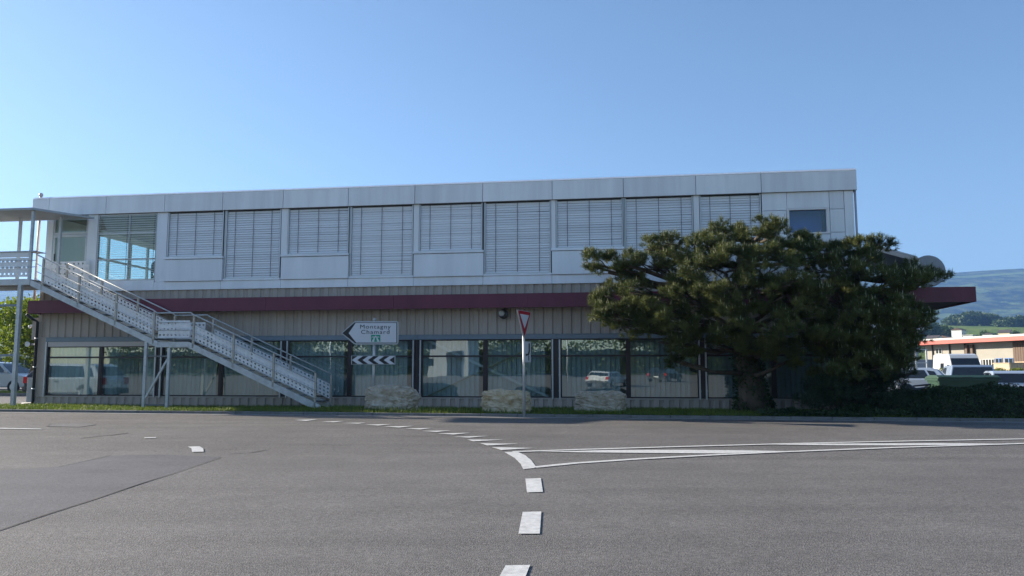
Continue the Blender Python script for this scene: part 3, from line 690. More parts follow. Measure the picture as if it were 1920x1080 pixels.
for pts in ([(702.2, 633.2), (704.3, 633.2), (702.7, 640.8), (698, 640.8)], [(708.7, 633.2), (706.6, 633.2), (708.3, 640.8), (713, 640.8)], [(697.6, 632.4), (699.6, 631.4), (711.4, 631.4), (713.4, 632.4), (711.2, 633), (699.8, 633)], [(704.4, 629.6), (706.4, 629.6), (706.7, 631.3), (704.1, 631.3)]):
    plate(pts, yb - .046, yb - .043).build('symbol_mark', SIGNW, dp_)
ch = plate([(659.5, 667), (742, 667), (742, 683.5), (659.5, 683.5)], yb - .03, yb).build('chevron_board', SIGNB, dsn, bevel=.006)
plate([(661, 667.8), (740.6, 667.8), (740.6, 682.6), (661, 682.6)], yb - .034, yb - .031).build('black_face', SIGNK, ch)
for k in range(4):
    u = 661 + k * 19.9; plate([(u, 675.2), (u + 10.5, 667.9), (u + 20.5, 667.9), (u + 10, 675.2), (u + 20.5, 682.5), (u + 10.5, 682.5)], yb - .038, yb - .035).build('white_chevron', SIGNW, ch)
m = MB(); m.lathe([(.05, 0), (.05, .05), (.02, .06)], (x1, 0, z1 - .01)); m.build('pole_cap', GALV, dsn, True)
# give-way sign, turned well away, with a narrow plate below
g2 = gnd(983, 782); gw = thing('give_way_sign', 'red-rimmed triangular give-way sign turned sideways on a thin grey post', 'road sign', (g2.x, g2.y, g2.z - .02), 0)
def GP(u, v): p = at(u, v, g2.y); return (p.x - g2.x, p.z - g2.z + .02)
m = MB(); a = GP(983, 782); b = GP(981.5, 586); m.tube([(a[0], .03, a[1] - .02), (b[0], .03, b[1])], .036, 14); m.build('pole', GALV, gw, True)
TURN = R(66)
hw = .46; zt = GP(980, 583)[1]; zbm = GP(980, 634.5)[1]
tri = lambda i, top, bot: [(-hw + i, zt - top), (hw - i, zt - top), (.03, zbm + bot), (-.03, zbm + bot)]
sg = bpy.data.objects.new('sign_panel', None)
def turned(m, name, mat, parent, cx, y, a=TURN, **k):
    ca, sa = math.cos(a), math.sin(a); m.v = [(cx + x * ca - yy * sa, y + x * sa + yy * ca, z) for x, yy, z in m.v]; return m.build(name, mat, parent, **k)
cx = GP(980, 600)[0]
m = MB(); m.prism(tri(0, 0, 0), 'y', -.05, -.02); pn = turned(m, 'sign_panel', SIGNB, gw, cx, 0, bevel=.008)
m = MB(); m.prism([(-hw + .03, zt - .012), (hw - .03, zt - .012), (0, zbm + .05)], 'y', -.054, -.051); turned(m, 'red_border', SIGNR, pn, cx, 0)
m = MB(); m.prism([(-hw + .15, zt - .10), (hw - .15, zt - .10), (0, zbm + .26)], 'y', -.058, -.055); turned(m, 'white_face', SIGNW, pn, cx, 0)
za, zc = GP(986, 640)[1], GP(986, 680)[1]; px = GP(987, 660)[0]
m = MB(); m.prism([(-.24, zc), (.20, zc), (.20, za), (-.24, za)], 'y', -.05, -.02); pl = turned(m, 'route_plate', SIGNB, gw, px, 0, bevel=.006)
m = MB(); m.prism([(-.22, zc + .02), (.18, zc + .02), (.18, za - .02), (-.22, za - .02)], 'y', -.054, -.051); turned(m, 'white_face', SIGNW, pl, px, 0)
h_ = za - zc
m = MB(); m.prism([(-.17, zc + h_ * .40), (-.02, zc + h_ * .42), (.02, zc + h_ * .55), (.02, za - .05), (.10, za - .05), (.10, zc + h_ * .52), (.05, zc + h_ * .36), (-.17, zc + h_ * .30)], 'y', -.058, -.055); turned(m, 'route_mark', SIGNK, pl, px, 0)
m = MB(); m.prism([(.0, zc + .06), (.05, zc + .06), (.05, zc + h_ * .33), (.0, zc + h_ * .33)], 'y', -.058, -.055); turned(m, 'route_mark', SIGNK, pl, px, 0)

# ------------------------------------------------------------------ boulders
STONE = pm('limestone', (.32, .265, .19), .9, col2=(.54, .48, .39), scale=5, bump=1.0, bscale=16)
STONE2 = pm('ochre_limestone', (.40, .31, .175), .9, col2=(.58, .50, .37), scale=5, bump=1.0, bscale=16)
from mathutils import noise as mnoise
def boulder(label, u0, u1, v0, v1, seed, mat):
    um = (u0 + u1) / 2; g = gnd(um, v1); Y = g.y + .35; a = at(u0, v1, Y); b = at(u1, v0, Y)
    W = b.x - a.x; H = b.z - a.z; D = .75
    bm = bmesh.new(); bmesh.ops.create_cube(bm, size=1); bmesh.ops.subdivide_edges(bm, edges=bm.edges, cuts=24, use_grid_fill=True)
    for v in bm.verts:
        p = v.co.copy(); q = Vector([math.copysign(abs(c * 2) ** 1.0, c) for c in p])
        n6 = (abs(q.x) ** 4.6 + abs(q.y) ** 4.6 + abs(q.z) ** 4.6) ** (1 / 4.6); q = q / max(n6, 1e-6)
        o = Vector((seed * 7.3, seed * 3.1, seed))
        dd = mnoise.noise(q * 1.1 + o) * .12 + mnoise.noise(q * 2.7 + o) * .12 + mnoise.noise(q * 6 + o) * .07 + mnoise.noise(q * 11 + o) * .055 + abs(mnoise.noise(q * 4.5 - o)) * -.06
        rid = abs(mnoise.noise(Vector((q.x * 1.5, q.y * 1.5, q.z * 5)) + o)) * .06
        q *= 1 + dd - rid; v.co = Vector((q.x * W * .98 / 2, q.y * D / 2, (q.z + .93) * H * 1.16 / 1.93))
    me = bpy.data.meshes.new('boulder'); bm.to_mesh(me); bm.free(); me.materials.append(mat)
    o = bpy.data.objects.new('boulder', me); COL.objects.link(o); o.location = ((a.x + b.x) / 2, Y, a.z - .03); o.rotation_euler = (0, 0, AL)
    return tag(o, label, 'boulder', 'limestone boulders along the kerb')
boulder('grey-brown limestone boulder behind the direction sign post', 684, 784, 728, 775, 1.0, STONE)
boulder('ochre limestone boulder behind the give-way sign post', 901, 996, 736, 779, 2.3, STONE2)
boulder('pale rounded limestone boulder standing free between sign and pine', 1078, 1173, 737, 777, 3.7, STONE)
# ------------------------------------------------------------------ vegetation helpers
def leaf_mat(name, c1, c2, tr=.3, scale=1.5):
    return pm(name, c1, .55, col2=c2, scale=scale, translucent=tr, spec=.3)
def unit(v): return v / (np.linalg.norm(v, axis=-1, keepdims=True) + 1e-9)
def leaf_quads(P, size, jitter=.35, up=0.0):
    """little folded leaf faces at points P (n,3)"""
    n = len(P); a = unit(RNG.normal(size=(n, 3)) + np.array([0, 0, up])); b = unit(np.cross(a, RNG.normal(size=(n, 3))))
    L = size * RNG.uniform(1 - jitter, 1 + jitter, n)[:, None]; W = L * .62; c = np.cross(a, b)
    V = np.stack([P, P + a * L * .5 + b * W * .5 + c * L * .06, P + a * L, P + a * L * .5 - b * W * .5 + c * L * .06], 1).reshape(-1, 3)
    return V, np.arange(n * 4).reshape(-1, 4)
def blob_points(n, centers, radii, shell=.55):
    """points spread through a set of ellipsoids, denser towards their skin"""
    centers = np.array(centers, float); radii = np.array(radii, float); vol = (radii[:, 0] * radii[:, 1] * radii[:, 2]) ** .8
    idx = RNG.choice(len(centers), n, p=vol / vol.sum()); d = unit(RNG.normal(size=(n, 3))); r = RNG.uniform(shell ** 3, 1, n) ** (1 / 3)
    return centers[idx] + d * r[:, None] * radii[idx]
BARK = pm('bark', (.09, .07, .05), .9, var=.35, scale=6, bump=.8, bscale=18, stretch=(1, 1, .3))
BARKL = pm('pale_bark', (.19, .15, .10), .9, var=.3, scale=6, bump=.6, bscale=18, stretch=(1, 1, .3))
def limb(m, a, b, r0, r1, n=5, wob=.06, k=7):
    a = Vector(a); b = Vector(b); L = (b - a).length; pts = []; rs = []
    for i in range(n + 1):
        f = i / n; p = a.lerp(b, f)
        if 0 < i < n: p += Vector((random.uniform(-1, 1), random.uniform(-1, 1), random.uniform(-1, 1))) * wob * L
        p.z += .0; pts.append(p); rs.append(r0 + (r1 - r0) * f)
    m.tube(pts, rs, k); return pts
def leafy_tree(label, loc, h, rx, ry, rz, leafm, nleaf, lsize, trunk_h, lean=(0, 0), barkm=BARK, tr=.16, group=None, nblob=16, name='broadleaf_tree'):
    t = thing(name, label, 'tree', loc, 0, group)
    C = Vector((lean[0], lean[1], h - rz)); cen = []; rad = []
    for k in range(nblob):
        d = unit(RNG.normal(size=3)); f = RNG.uniform(.35, .78); s = RNG.uniform(.30, .48)
        cen.append([C.x + d[0] * rx * f, C.y + d[1] * ry * f, C.z + d[2] * rz * f]); rad.append([rx * s, ry * s, rz * s * .85])
    m = MB(); top = Vector((lean[0] * .9, lean[1] * .9, trunk_h)); limb(m, (0, 0, -.1), top, tr, tr * .7, 6, .015, 10)
    for c in cen: limb(m, top + Vector((0, 0, random.uniform(-.2, .1) * trunk_h)), c, tr * .42, tr * .08, 4, .06, 5)
    m.build('trunk', barkm, t, True)
    V, Fq = leaf_quads(blob_points(nleaf, cen, rad, .3), lsize); raw('crown', V, Fq, leafm, t); return t

# ------------------------------------------------------------------ pines in front of the facade
NEEDLE = leaf_mat('pine_needle', (.034, .058, .020), (.165, .180, .052), .2, 2.4)  # colour range includes light: dark end for shaded needles, pale end for sunlit tips
CANDLE_LIT = pm('pine_candle_lit_tip', (.30, .28, .15), .6, var=.2, scale=3)  # pale spring shoots whose colour also stands in for sunlit tuft tips
def tufts(P, A, n_need, Ln, wd):
    """needle tufts: P (n,3) roots, A (n,3) axes"""
    n = len(P); N = n * n_need; Pi = np.repeat(P, n_need, 0); Ai = np.repeat(A, n_need, 0)
    f = RNG.uniform(-.55, .35, N)[:, None]; base = Pi + Ai * f * Ln
    Ln = Ln * np.repeat(RNG.uniform(.7, 1.25, n), n_need)[:, None]; side = unit(np.cross(Ai, RNG.normal(size=(N, 3)))); tilt = RNG.uniform(.5, 1.25, N)[:, None]
    D = unit(Ai * np.cos(tilt) + side * np.sin(tilt)); L = Ln * RNG.uniform(.6, 1.05, (N, 1))
    s = unit(np.cross(D, RNG.normal(size=(N, 3)))) * wd * .5
    V = np.stack([base - s, base + s, base + D * L], 1).reshape(-1, 3); return V, np.arange(N * 3).reshape(-1, 3)
def pine(label, base, pads, trunk_pts, trunk_r, dens, seed, ivy=None):
    """pads: (u, v, du, dv, Y, depth radius) flattened foliage pads on limbs"""
    random.seed(seed); t = thing('pine_tree', label, 'tree', base, 0); bx = Vector(base)
    m = MB(); TP = [Vector(p) - bx for p in trunk_pts]; m.tube(TP, trunk_r, 12)
    P = []; A = []; CP = []
    for (u, v, du, dv, Y, ry) in pads:
        c = at(u, v, Y) - bx; rx = du / 1500 * Y; rz = dv / 1500 * Y
        j = min(TP[1:], key=lambda q: (q - c).length + max(0, q.z - c.z) * 2.0)
        mid = j.lerp(c, .55) + Vector((0, 0, -.12)); pts = [j, j.lerp(mid, .5) + Vector((random.uniform(-.1, .1), random.uniform(-.1, .1), random.uniform(-.1, .1))), mid, c + Vector((0, 0, -rz * .4))]
        m.tube(pts, [.10, .075, .05, .03], 6)
        for k in range(5):
            e = c + Vector((random.uniform(-.8, .8) * rx, random.uniform(-.8, .8) * ry, random.uniform(-.3, .5) * rz)); limb(m, mid.lerp(c, random.uniform(0, .8)), e, .03, .012, 3, .05, 4)
        n = int(dens * (rx * ry * 1.0 + rx * rz * 1.2 + ry * rz * 1.2)) + 6
        d = unit(RNG.normal(size=(n, 3)) + np.array([0, 0, .40])); r = RNG.uniform(.60, 1.0, n)[:, None]
        ns = max(5, n // 14); d0 = d[:ns]; pick = RNG.integers(0, ns, n); sub_c = np.array(c)[None] + d0[pick] * np.array([rx, ry, rz * 1.12]) * RNG.uniform(.72, 1.02, ns)[pick][:, None]
        e = unit(RNG.normal(size=(n, 3)) + np.array([0, 0, .5])); q = sub_c + e * RNG.uniform(.35, 1, (n, 1)) * np.array([.25, .25, .17]); d = unit(e + d0[pick] * .6); P.append(q)
        ax = unit(d * np.array([1, 1, .8]) + np.array([0, 0, .75]) + RNG.normal(0, .28, (n, 3))); A.append(ax)
    m.build('trunk', BARK, t, True)
    P = np.concatenate(P); A = np.concatenate(A); V, Fc = tufts(P, A, 50, .145, .0095)
    raw('crown', V, Fc, NEEDLE, t)
    sel = (RNG.random(len(P)) < .3) & (A[:, 2] > .55); Q = P[sel]; n = len(Q); L = RNG.uniform(.05, .12, n); ax = unit(A[sel] * .4 + np.array([0, 0, 1.0]) + RNG.normal(0, .12, (n, 3))); Q = Q + A[sel] * .06
    s1 = unit(np.cross(ax, np.array([1.0, .2, 0]))); s2 = np.cross(ax, s1); r = .013
    V = np.stack([Q + s1 * r, Q - s1 * r * .5 + s2 * r * .87, Q - s1 * r * .5 - s2 * r * .87, Q + ax * L[:, None] * 1.3], 1).reshape(-1, 3)
    b = np.arange(n)[:, None] * 4; raw('candles_lit_tips', V, np.concatenate([b + [0, 1, 3], b + [1, 2, 3], b + [2, 0, 3]]), CANDLE_LIT, t)['kind'] = 'stuff'
    return t, TP
g = gnd(1414, 776)
PB = Vector((g.x, g.y + .55, .0))
def TA(u, v, Y=None): return at(u, v, Y or PB.y)
padsA = [ # left side arms
 (1105, 492, 28, 16, 22.2, .5), (1140, 503, 34, 22, 22.2, .6), (1178, 492, 22, 14, 21.8, .5), (1165, 520, 36, 18, 22.3, .6), (1215, 500, 34, 20, 21.9, .7),
 (1132, 580, 32, 18, 21.6, .6), (1150, 560, 34, 18, 21.6, .6), (1190, 545, 36, 18, 21.5, .7), (1185, 585, 44, 24, 21.5, .8), (1165, 600, 36, 16, 21.6, .6), (1225, 600, 40, 26, 21.4, .8), (1180, 616, 26, 14, 21.7, .5), (1235, 565, 40, 22, 21.3, .9),
 # crown top
 (1226, 466, 30, 14, 22.0, .6), (1262, 456, 34, 14, 21.9, .7), (1250, 482, 44, 18, 21.7, .8), (1310, 452, 26, 12, 21.9, .7), (1345, 432, 24, 10, 21.9, .6), (1330, 470, 52, 22, 21.5, 1.0), (1383, 440, 28, 13, 22.0, .7), (1438, 424, 26, 12, 22.1, .6), (1452, 438, 32, 14, 22.1, .7), (1415, 456, 46, 20, 21.6, 1.0), (1478, 452, 30, 12, 22.0, .7), (1500, 458, 26, 12, 22.3, .7), (1530, 460, 20, 10, 22.6, .6), (1505, 480, 48, 20, 21.6, 1.0),
 # body
 (1290, 510, 56, 26, 21.2, 1.1), (1360, 500, 60, 28, 21.0, 1.2), (1440, 500, 60, 28, 21.0, 1.2), (1300, 555, 58, 28, 20.9, 1.1), (1385, 550, 64, 30, 20.7, 1.2), (1460, 555, 62, 30, 20.8, 1.2), (1270, 600, 50, 26, 21.1, 1.0), (1350, 605, 60, 28, 20.9, 1.1), (1430, 610, 60, 28, 20.9, 1.1), (1500, 560, 46, 28, 21.2, 1.0), (1505, 610, 44, 26, 21.3, 1.0), (1480, 527, 36, 18, 20.3, .7), (1350, 545, 30, 16, 20.2, .6),
 # low fringe
 (1265, 640, 34, 14, 21.6, .7), (1300, 648, 40, 15, 21.6, .8), (1360, 648, 44, 16, 21.5, .8), (1430, 650, 44, 16, 21.7, .8), (1278, 680, 20, 8, 21.9, .4), (1480, 655, 40, 16, 21.8, .7), (1470, 678, 34, 10, 22.1, .5)]
trunkA = [TA(1414, 770), TA(1412, 745), TA(1405, 700), TA(1398, 660), TA(1390, 620), TA(1382, 560), TA(1385, 500), TA(1400, 455)]
pineA, tpA = pine('large spreading pine with ivy-covered trunk in front of the facade', PB, padsA, trunkA, [.55, .42, .36, .34, .30, .22, .14, .06], 150, 3)
# ivy on the trunk
IVY = leaf_mat('ivy_leaf', (.020, .040, .012), (.045, .075, .022), .1, 3)
Q = []
for k in range(2600):
    f = random.random() * 3.6; i = int(f); a, b = tpA[i], tpA[i + 1]; c = a.lerp(b, f - i); r = [.55, .42, .36, .34, .30][i] * (1 - (f - i)) + [.42, .36, .34, .30, .22][i] * (f - i) + random.uniform(0, .09); th = random.uniform(0, 2 * math.pi)
    if math.sin(th * 2 + f * 3) + random.random() > .15 or f > 1.4: Q.append((c.x + r * math.cos(th), c.y + r * math.sin(th), c.z))
V, Fq = leaf_quads(np.array(Q), .085); raw('ivy', V, Fq, IVY, pineA)
g = gnd(1588, 778); PC = Vector((g.x, g.y + 1.0, -.05))
def TB(u, v): return at(u, v, PC.y)
padsB = [(1548, 470, 26, 12, 23.0, .6), (1590, 470, 34, 14, 22.6, .7), (1618, 462, 30, 12, 22.4, .6), (1645, 462, 20, 11, 22.4, .5), (1600, 490, 48, 18, 22.0, .9), (1560, 505, 52, 24, 21.6, 1.0), (1632, 474, 22, 9, 22.4, .5),
 (1620, 530, 54, 26, 21.7, 1.0), (1668, 520, 34, 12, 22.1, .6), (1708, 503, 26, 9, 22.3, .5), (1748, 512, 20, 6, 22.4, .4), (1700, 528, 44, 14, 22.1, .7), (1738, 524, 28, 9, 22.3, .6),
 (1560, 560, 50, 28, 21.4, 1.0), (1640, 575, 56, 26, 21.5, 1.0), (1690, 555, 44, 22, 21.9, .8), (1560, 620, 48, 28, 21.5, 1.0), (1625, 625, 54, 28, 21.5, 1.0), (1680, 600, 34, 14, 21.9, .7), (1700, 617, 36, 17, 21.9, .7), (1722, 625, 22, 12, 22.0, .5),
 (1590, 665, 46, 24, 21.6, .9), (1650, 660, 44, 20, 21.7, .8), (1560, 668, 36, 18, 21.7, .7), (1640, 690, 46, 20, 21.5, .8), (1685, 680, 26, 10, 21.9, .5), (1690, 700, 22, 12, 21.7, .5), (1540, 640, 34, 20, 21.7, .8), (1590, 595, 50, 26, 21.2, 1.0), (1655, 600, 50, 24, 21.3, 1.0), (1600, 640, 50, 26, 21.2, 1.0), (1665, 640, 46, 22, 21.4, .9), (1705, 590, 34, 16, 22.0, .7), (1620, 690, 50, 22, 21.3, .9), (1570, 700, 44, 18, 21.4, .8), (1690, 650, 34, 15, 21.7, .7), (1665, 672, 40, 16, 21.6, .8), (1712, 608, 32, 14, 21.9, .6)]
trunkB = [TB(1590, 775), TB(1590, 740), TB(1594, 690), TB(1600, 640), TB(1600, 580), TB(1605, 520), TB(1610, 475)]
pine('dark right-hand pine whose branches reach toward the burgundy canopy end', PC, padsB, trunkB, [.34, .27, .24, .21, .17, .11, .05], 150, 5)

# ------------------------------------------------------------------ shrubs on the right
def shrub(name, label, pads, leafm, nleaf, lsize, loc, cat='shrub', stem=True, spray=False):
    t = thing(name, label, cat, loc, 0); L = Vector(loc); cen = [[x - L.x, y - L.y, z - L.z] for x, y, z, *_ in pads]; rad = [p[3:6] for p in pads]
    if stem:
        m = MB()
        for c in cen: limb(m, (c[0] * .25, c[1] * .25, -.1), c, .03, .008, 4, .06, 5)
        m.build('stem', BARK, t, True)
    P = blob_points(nleaf, cen, rad, .35); P = P[P[:, 2] > -.12]
    if spray:
        A = unit(RNG.normal(size=(len(P), 3)) + np.array([0, 0, .5])); V, Fq = tufts(P, A, 14, .12, .012); raw('foliage', V, Fq, leafm, t)
    else:
        V, Fq = leaf_quads(P, lsize); raw('foliage', V, Fq, leafm, t)
    return t
JUN = leaf_mat('juniper', (.016, .030, .014), (.034, .055, .022), .06, 2)
pads = []
for k in range(26):
    u = random.uniform(1505, 1690); Y = random.uniform(20.8, 22.2); v = random.uniform(712, 755); p = at(u, v, Y); pads.append((p.x, p.y, p.z, .55, .5, .22))
for k in range(8):
    p = at(random.uniform(1580, 1680), random.uniform(695, 715), 21.6); pads.append((p.x, p.y, p.z, .5, .45, .2))
c = at(1600, 765, 21.5); shrub('juniper_shrub', 'dark spreading juniper below the right-hand pine', pads, JUN, 3600, .1, (c.x, c.y, -.02), spray=True)
COT = leaf_mat('cotoneaster_leaf', (.018, .038, .012), (.050, .085, .030), .15, 1.6)
def bankz(s_, d):
    prof = min(1, max(0, (s_ - 26.2) / 3.0)); f = (d - KY - .25) / 4.2; return -.06 + .62 * prof * math.sin(math.pi * min(1, max(0, f)) ** .8)
c = l2w(30, KY + 1.5, -.06); cb = thing('cotoneaster_bank', 'low dark cotoneaster bank spilling toward the kerb', 'shrub', tuple(c), 0); cbl = cb.location
P_ = []
for k in range(80000):
    s_ = random.uniform(24.2, 38); d = KY + .10 + random.random() * (4.1 if s_ > 27 else 1.1)
    p = l2w(s_, d); cl = mnoise.noise(Vector((p.x * 1.6, p.y * 1.6, 0))) + .5 * mnoise.noise(Vector((p.x * 4, p.y * 4, 5)))
    if s_ < 27 and random.random() > (s_ - 24) / 3 + cl * .5: continue
    hgt = max(.03, .15 + .20 * cl); P_.append((p.x - cbl.x, p.y - cbl.y, bankz(s_, d) + random.random() ** .6 * hgt + .02 - cbl.z))
V, Fq = leaf_quads(np.array(P_), .055, up=.3); raw('foliage', V, Fq, COT, cb)
m = MB()
for k in range(120):
    s_ = random.uniform(27, 37); d = KY + random.uniform(.4, 3.6); p = l2w(s_, d); b0 = Vector((p.x - cbl.x, p.y - cbl.y, bankz(s_, d) - cbl.z)); limb(m, b0, b0 + Vector((random.uniform(-.5, .5), random.uniform(-.5, .2), random.uniform(.15, .36))), .01, .004, 4, .08, 4)
m.build('stem', BARK, cb, True)['kind'] = 'stuff'
Vg = []; nx = 40; ny = 14
for j in range(ny + 1):
    for i in range(nx + 1):
        s_ = 26 + 13 * i / nx; d = KY + .17 + 4.3 * j / ny; p = l2w(s_, d); Vg.append((p.x, p.y, bankz(s_, d) - .02))
bank = raw('earth_bank', Vg, [(j * (nx + 1) + i, j * (nx + 1) + i + 1, (j + 1) * (nx + 1) + i + 1, (j + 1) * (nx + 1) + i) for j in range(ny) for i in range(nx)], pm('earth', (.03, .026, .018), .95, var=.3, scale=3), smooth=True)
tag(bank, kind='structure')

# ------------------------------------------------------------------ left side: lime tree on an island, hoarding kerb
LIME = leaf_mat('lime_leaf', (.13, .19, .015), (.26, .32, .03), .45, .8)
p = at(50, 742, 42.5)
leafy_tree('sunlit yellow-green lime tree left of the building', (p.x, p.y, -.0), 5.9, 3.3, 3.0, 2.4, LIME, 15000, .17, 2.6, (.5, 0), BARKL, .17, nblob=22)
p2 = at(-260, 742, 47)
leafy_tree('second lime tree beyond the left picture edge, half out of view', (p2.x, p2.y, 0), 6.6, 4.2, 3.6, 2.8, LIME, 12000, .2, 2.6, (.2, 0), BARKL, .2, nblob=20)
m = MB(); ip = [at(u, 745, Y) for u, Y in ((-300, 41.5), (66, 39.6), (120, 43.8), (-330, 46))]; m.prism([(q.x, q.y) for q in ip], 'z', -.1, .13); isl = m.build('kerb_island', KERBM); tag(isl, kind='structure')
sp = []
for k in range(9000):
    a, b = random.random(), random.random(); q = (ip[0] * (1 - a) + ip[1] * a) * (1 - b) + (ip[3] * (1 - a) + ip[2] * a) * b
    if .03 < a < .97 and .05 < b < .95: sp.append((q.x, q.y, .12))
tag(blades('grass', sp, .05, .16, BLADE), 'grass on the kerbed island under the lime tree', 'grass', kind='stuff')

# ------------------------------------------------------------------ vehicles
CGL = pm('car_glass', (.012, .016, .02), .06, spec=.9); TYRE = pm('tyre', (.018, .018, .018), .85); RIM = pm('alloy_rim', (.5, .5, .52), .35, .8)
REDL = pm('tail_light_red', (.45, .012, .012), .2); HEADL = pm('head_light', (.7, .72, .75), .12); TRIM = pm('black_trim', (.02, .02, .022), .6); PLATE = pm('number_plate', (.7, .7, .68), .5)
def paint(name, c, metal=.0): return pm('paint_' + name, c, .22, metal, spec=.6)
def vehicle(name, label, cat, loc, rz, L, W, body, cabin, sidewin, front_edge, rear_edge, pm_, wheels, wr=.32, taper=.2, extras=None, group=None):
    """x forward. body / cabin: closed (x,z) outlines; sidewin: list of (x,z) outlines; front_edge/rear_edge: two cabin corners of screen glass"""
    t = thing(name, label, cat, loc, rz, group); hw = W / 2
    zb = min(z for x, z in cabin); zr = max(z for x, z in cabin)
    def hwz(z): return hw * (.975 - taper * max(0, (z - zb)) / (zr - zb))
    m = MB(); m.prism(body, 'y', -hw, hw); bo = m.build('body', pm_, t, bevel=.07)
    n = len(cabin); m = MB()
    vs = [(x, -hwz(z), z) for x, z in cabin] + [(x, hwz(z), z) for x, z in cabin]
    m.add(vs, [tuple(range(n))[::-1], tuple(range(n, 2 * n))] + [(i, (i + 1) % n, n + (i + 1) % n, n + i) for i in range(n)]); m.build('cabin', pm_, t, bevel=.05)
    for sgn in (-1, 1):
        for wpoly in sidewin:
            m = MB(); k = len(wpoly); o1 = [(x, sgn * (hwz(z) + .008), z) for x, z in wpoly]; o2 = [(x, sgn * (hwz(z) - .02), z) for x, z in wpoly]
            m.add(o1 + o2, [tuple(range(k)), tuple(range(k, 2 * k))[::-1]] + [(i, (i + 1) % k, k + (i + 1) % k, k + i) for i in range(k)]); m.build('side_window', CGL, t)
    for nm, e, s in (('windscreen', front_edge, 1), ('rear_window', rear_edge, -1)):
        if not e: continue
        (xa, za), (xb, zb_) = e; d = Vector((xb - xa, 0, zb_ - za)); nn = Vector((d.z, 0, -d.x)).normalized()
        if nn.x * s < 0: nn = -nn
        ya, yb_ = hwz(za) - .09, hwz(zb_) - .07; o = nn * .012
        vs = [(xa, -ya, za), (xa, ya, za), (xb, yb_, zb_), (xb, -yb_, zb_)]; m = MB(); m.add([tuple(Vector(v) + o) for v in vs] + [tuple(Vector(v) - nn * .03) for v in vs], [(0, 1, 2, 3), (7, 6, 5, 4), (0, 4, 5, 1), (1, 5, 6, 2), (2, 6, 7, 3), (3, 7, 4, 0)]); m.build(nm, CGL, t)
    for x in wheels:
        for sgn in (-1, 1):
            y = sgn * (hw - .08)
            m = MB(); m.lathe([(wr * 1.16, 0), (wr * 1.16, .02)], (x, sgn * (hw + .002) - .01, wr * 1.02), 'y', 22); m.build('wheel_arch', TRIM, t)
            m = MB(); m.lathe([(wr * .6, -.1), (wr * .95, -.1), (wr, -.06), (wr, .06), (wr * .95, .1), (wr * .6, .1)], (x, y + sgn * .02, wr), 'y', 22); wh = m.build('wheel', TYRE, t, True)
            m = MB(); m.lathe([(wr * .62, -.105), (wr * .55, -.09), (wr * .5, .09), (wr * .62, .112)], (x, y + sgn * .02, wr), 'y', 18); m.build('rim', RIM, wh)
    xr = min(x for x, z in body); xf = max(x for x, z in body)
    m = MB(); m.box(xr - .05, xr + .10, -hw * .97, hw * .97, .28, .52); m.build('rear_bumper', TRIM, t, bevel=.03)
    m = MB(); m.box(xf - .10, xf + .05, -hw * .97, hw * .97, .28, .5); m.build('front_bumper', TRIM, t, bevel=.03)
    m = MB(); m.box(xr - .065, xr - .02, -.26, .26, .56, .67); m.build('number_plate', PLATE, t)
    for sgn in (-1, 1):
        z0 = .66; m = MB(); y0, y1 = sorted((sgn * (hw - .30), sgn * (hw + .008))); m.box(xr - .018, xr + .16, y0, y1, z0, z0 + .30); m.build('tail_light', REDL, t, bevel=.02)
        m = MB(); y0, y1 = sorted((sgn * (hw - .38), sgn * (hw - .05))); m.box(xf - .22, xf - .005, y0, y1, .62, .78); m.build('head_light', HEADL, t, bevel=.03)
        zz = zb + .06; m = MB(); y0, y1 = sorted((sgn * (hw + .01), sgn * (hw + .17))); xm = (front_edge[0][0] - .15) if front_edge else xf - .8; m.box(xm - .08, xm + .06, y0, y1, zz, zz + .14); m.build('door_mirror', pm_, t, bevel=.03)
        for xd in (xm - .75, xm - 1.65):
            m = MB(); y0, y1 = sorted((sgn * (hw - .002), sgn * (hw + .025))); m.box(xd, xd + .16, y0, y1, zb - .14, zb - .11); m.build('door_handle', TRIM, t)
    if extras: extras(t, hw, hwz)
    return t
def hatch(label, loc, rz, col, W=1.8, L=4.2, H=1.48, group=None, name='parked_car', cat='car'):
    l = L / 2
    body = [(-l, .30), (l, .30), (l, .62), (l - .12, .80), (l - .95, .96), (-l + .1, 1.0), (-l, .86)]
    cab = [(l - 1.0, .94), (l - 1.75, H - .08), (l - 2.1, H), (-l + .75, H - .01), (-l + .42, H - .10), (-l + .06, .97)]
    sw = [[(l - 1.35, .99), (l - 1.88, H - .14), (l - 2.25, H - .10), (l - 2.25, .99)], [(l - 2.33, .99), (l - 2.33, H - .10), (-l + 1.02, H - .12), (-l + .82, .99)], [(-l + .92, H - .13), (-l + .60, H - .18), (-l + .42, 1.0), (-l + .72, .99)]]
    return vehicle(name, label, cat, loc, rz, L, W, body, cab, sw, ((l - 1.06, .99), (l - 1.74, H - .12)), ((-l + .375, H - .15), (-l + .105, 1.05)), col, (-l + .78, l - .82), .32, .2, group=group)
def van(label, loc, rz, col, W=1.9, L=4.5, H=1.85, nose=.9, name='parked_van', rear_glass=True, group=None):
    l = L / 2
    body = [(-l, .30), (l, .30), (l, .70), (l - .12, .92), (l - nose, 1.12), (-l, 1.12)]
    cab = [(l - nose + .05, 1.10), (l - nose - .75, H - .06), (l - nose - 1.05, H), (-l + .10, H), (-l, H - .10), (-l, 1.10)]
    sw = [[(l - nose - .25, 1.16), (l - nose - .80, H - .16), (l - nose - 1.35, H - .14), (l - nose - 1.35, 1.16)]]
    return vehicle(name, label, 'van', loc, rz, L, W, body, cab, sw, ((l - nose + .0, 1.15), (l - nose - .72, H - .10)), ((-l + .0, H - .22), (-l, 1.2)) if rear_glass else None, col, (-l + .85, l - .85), .33, .12, group=group)
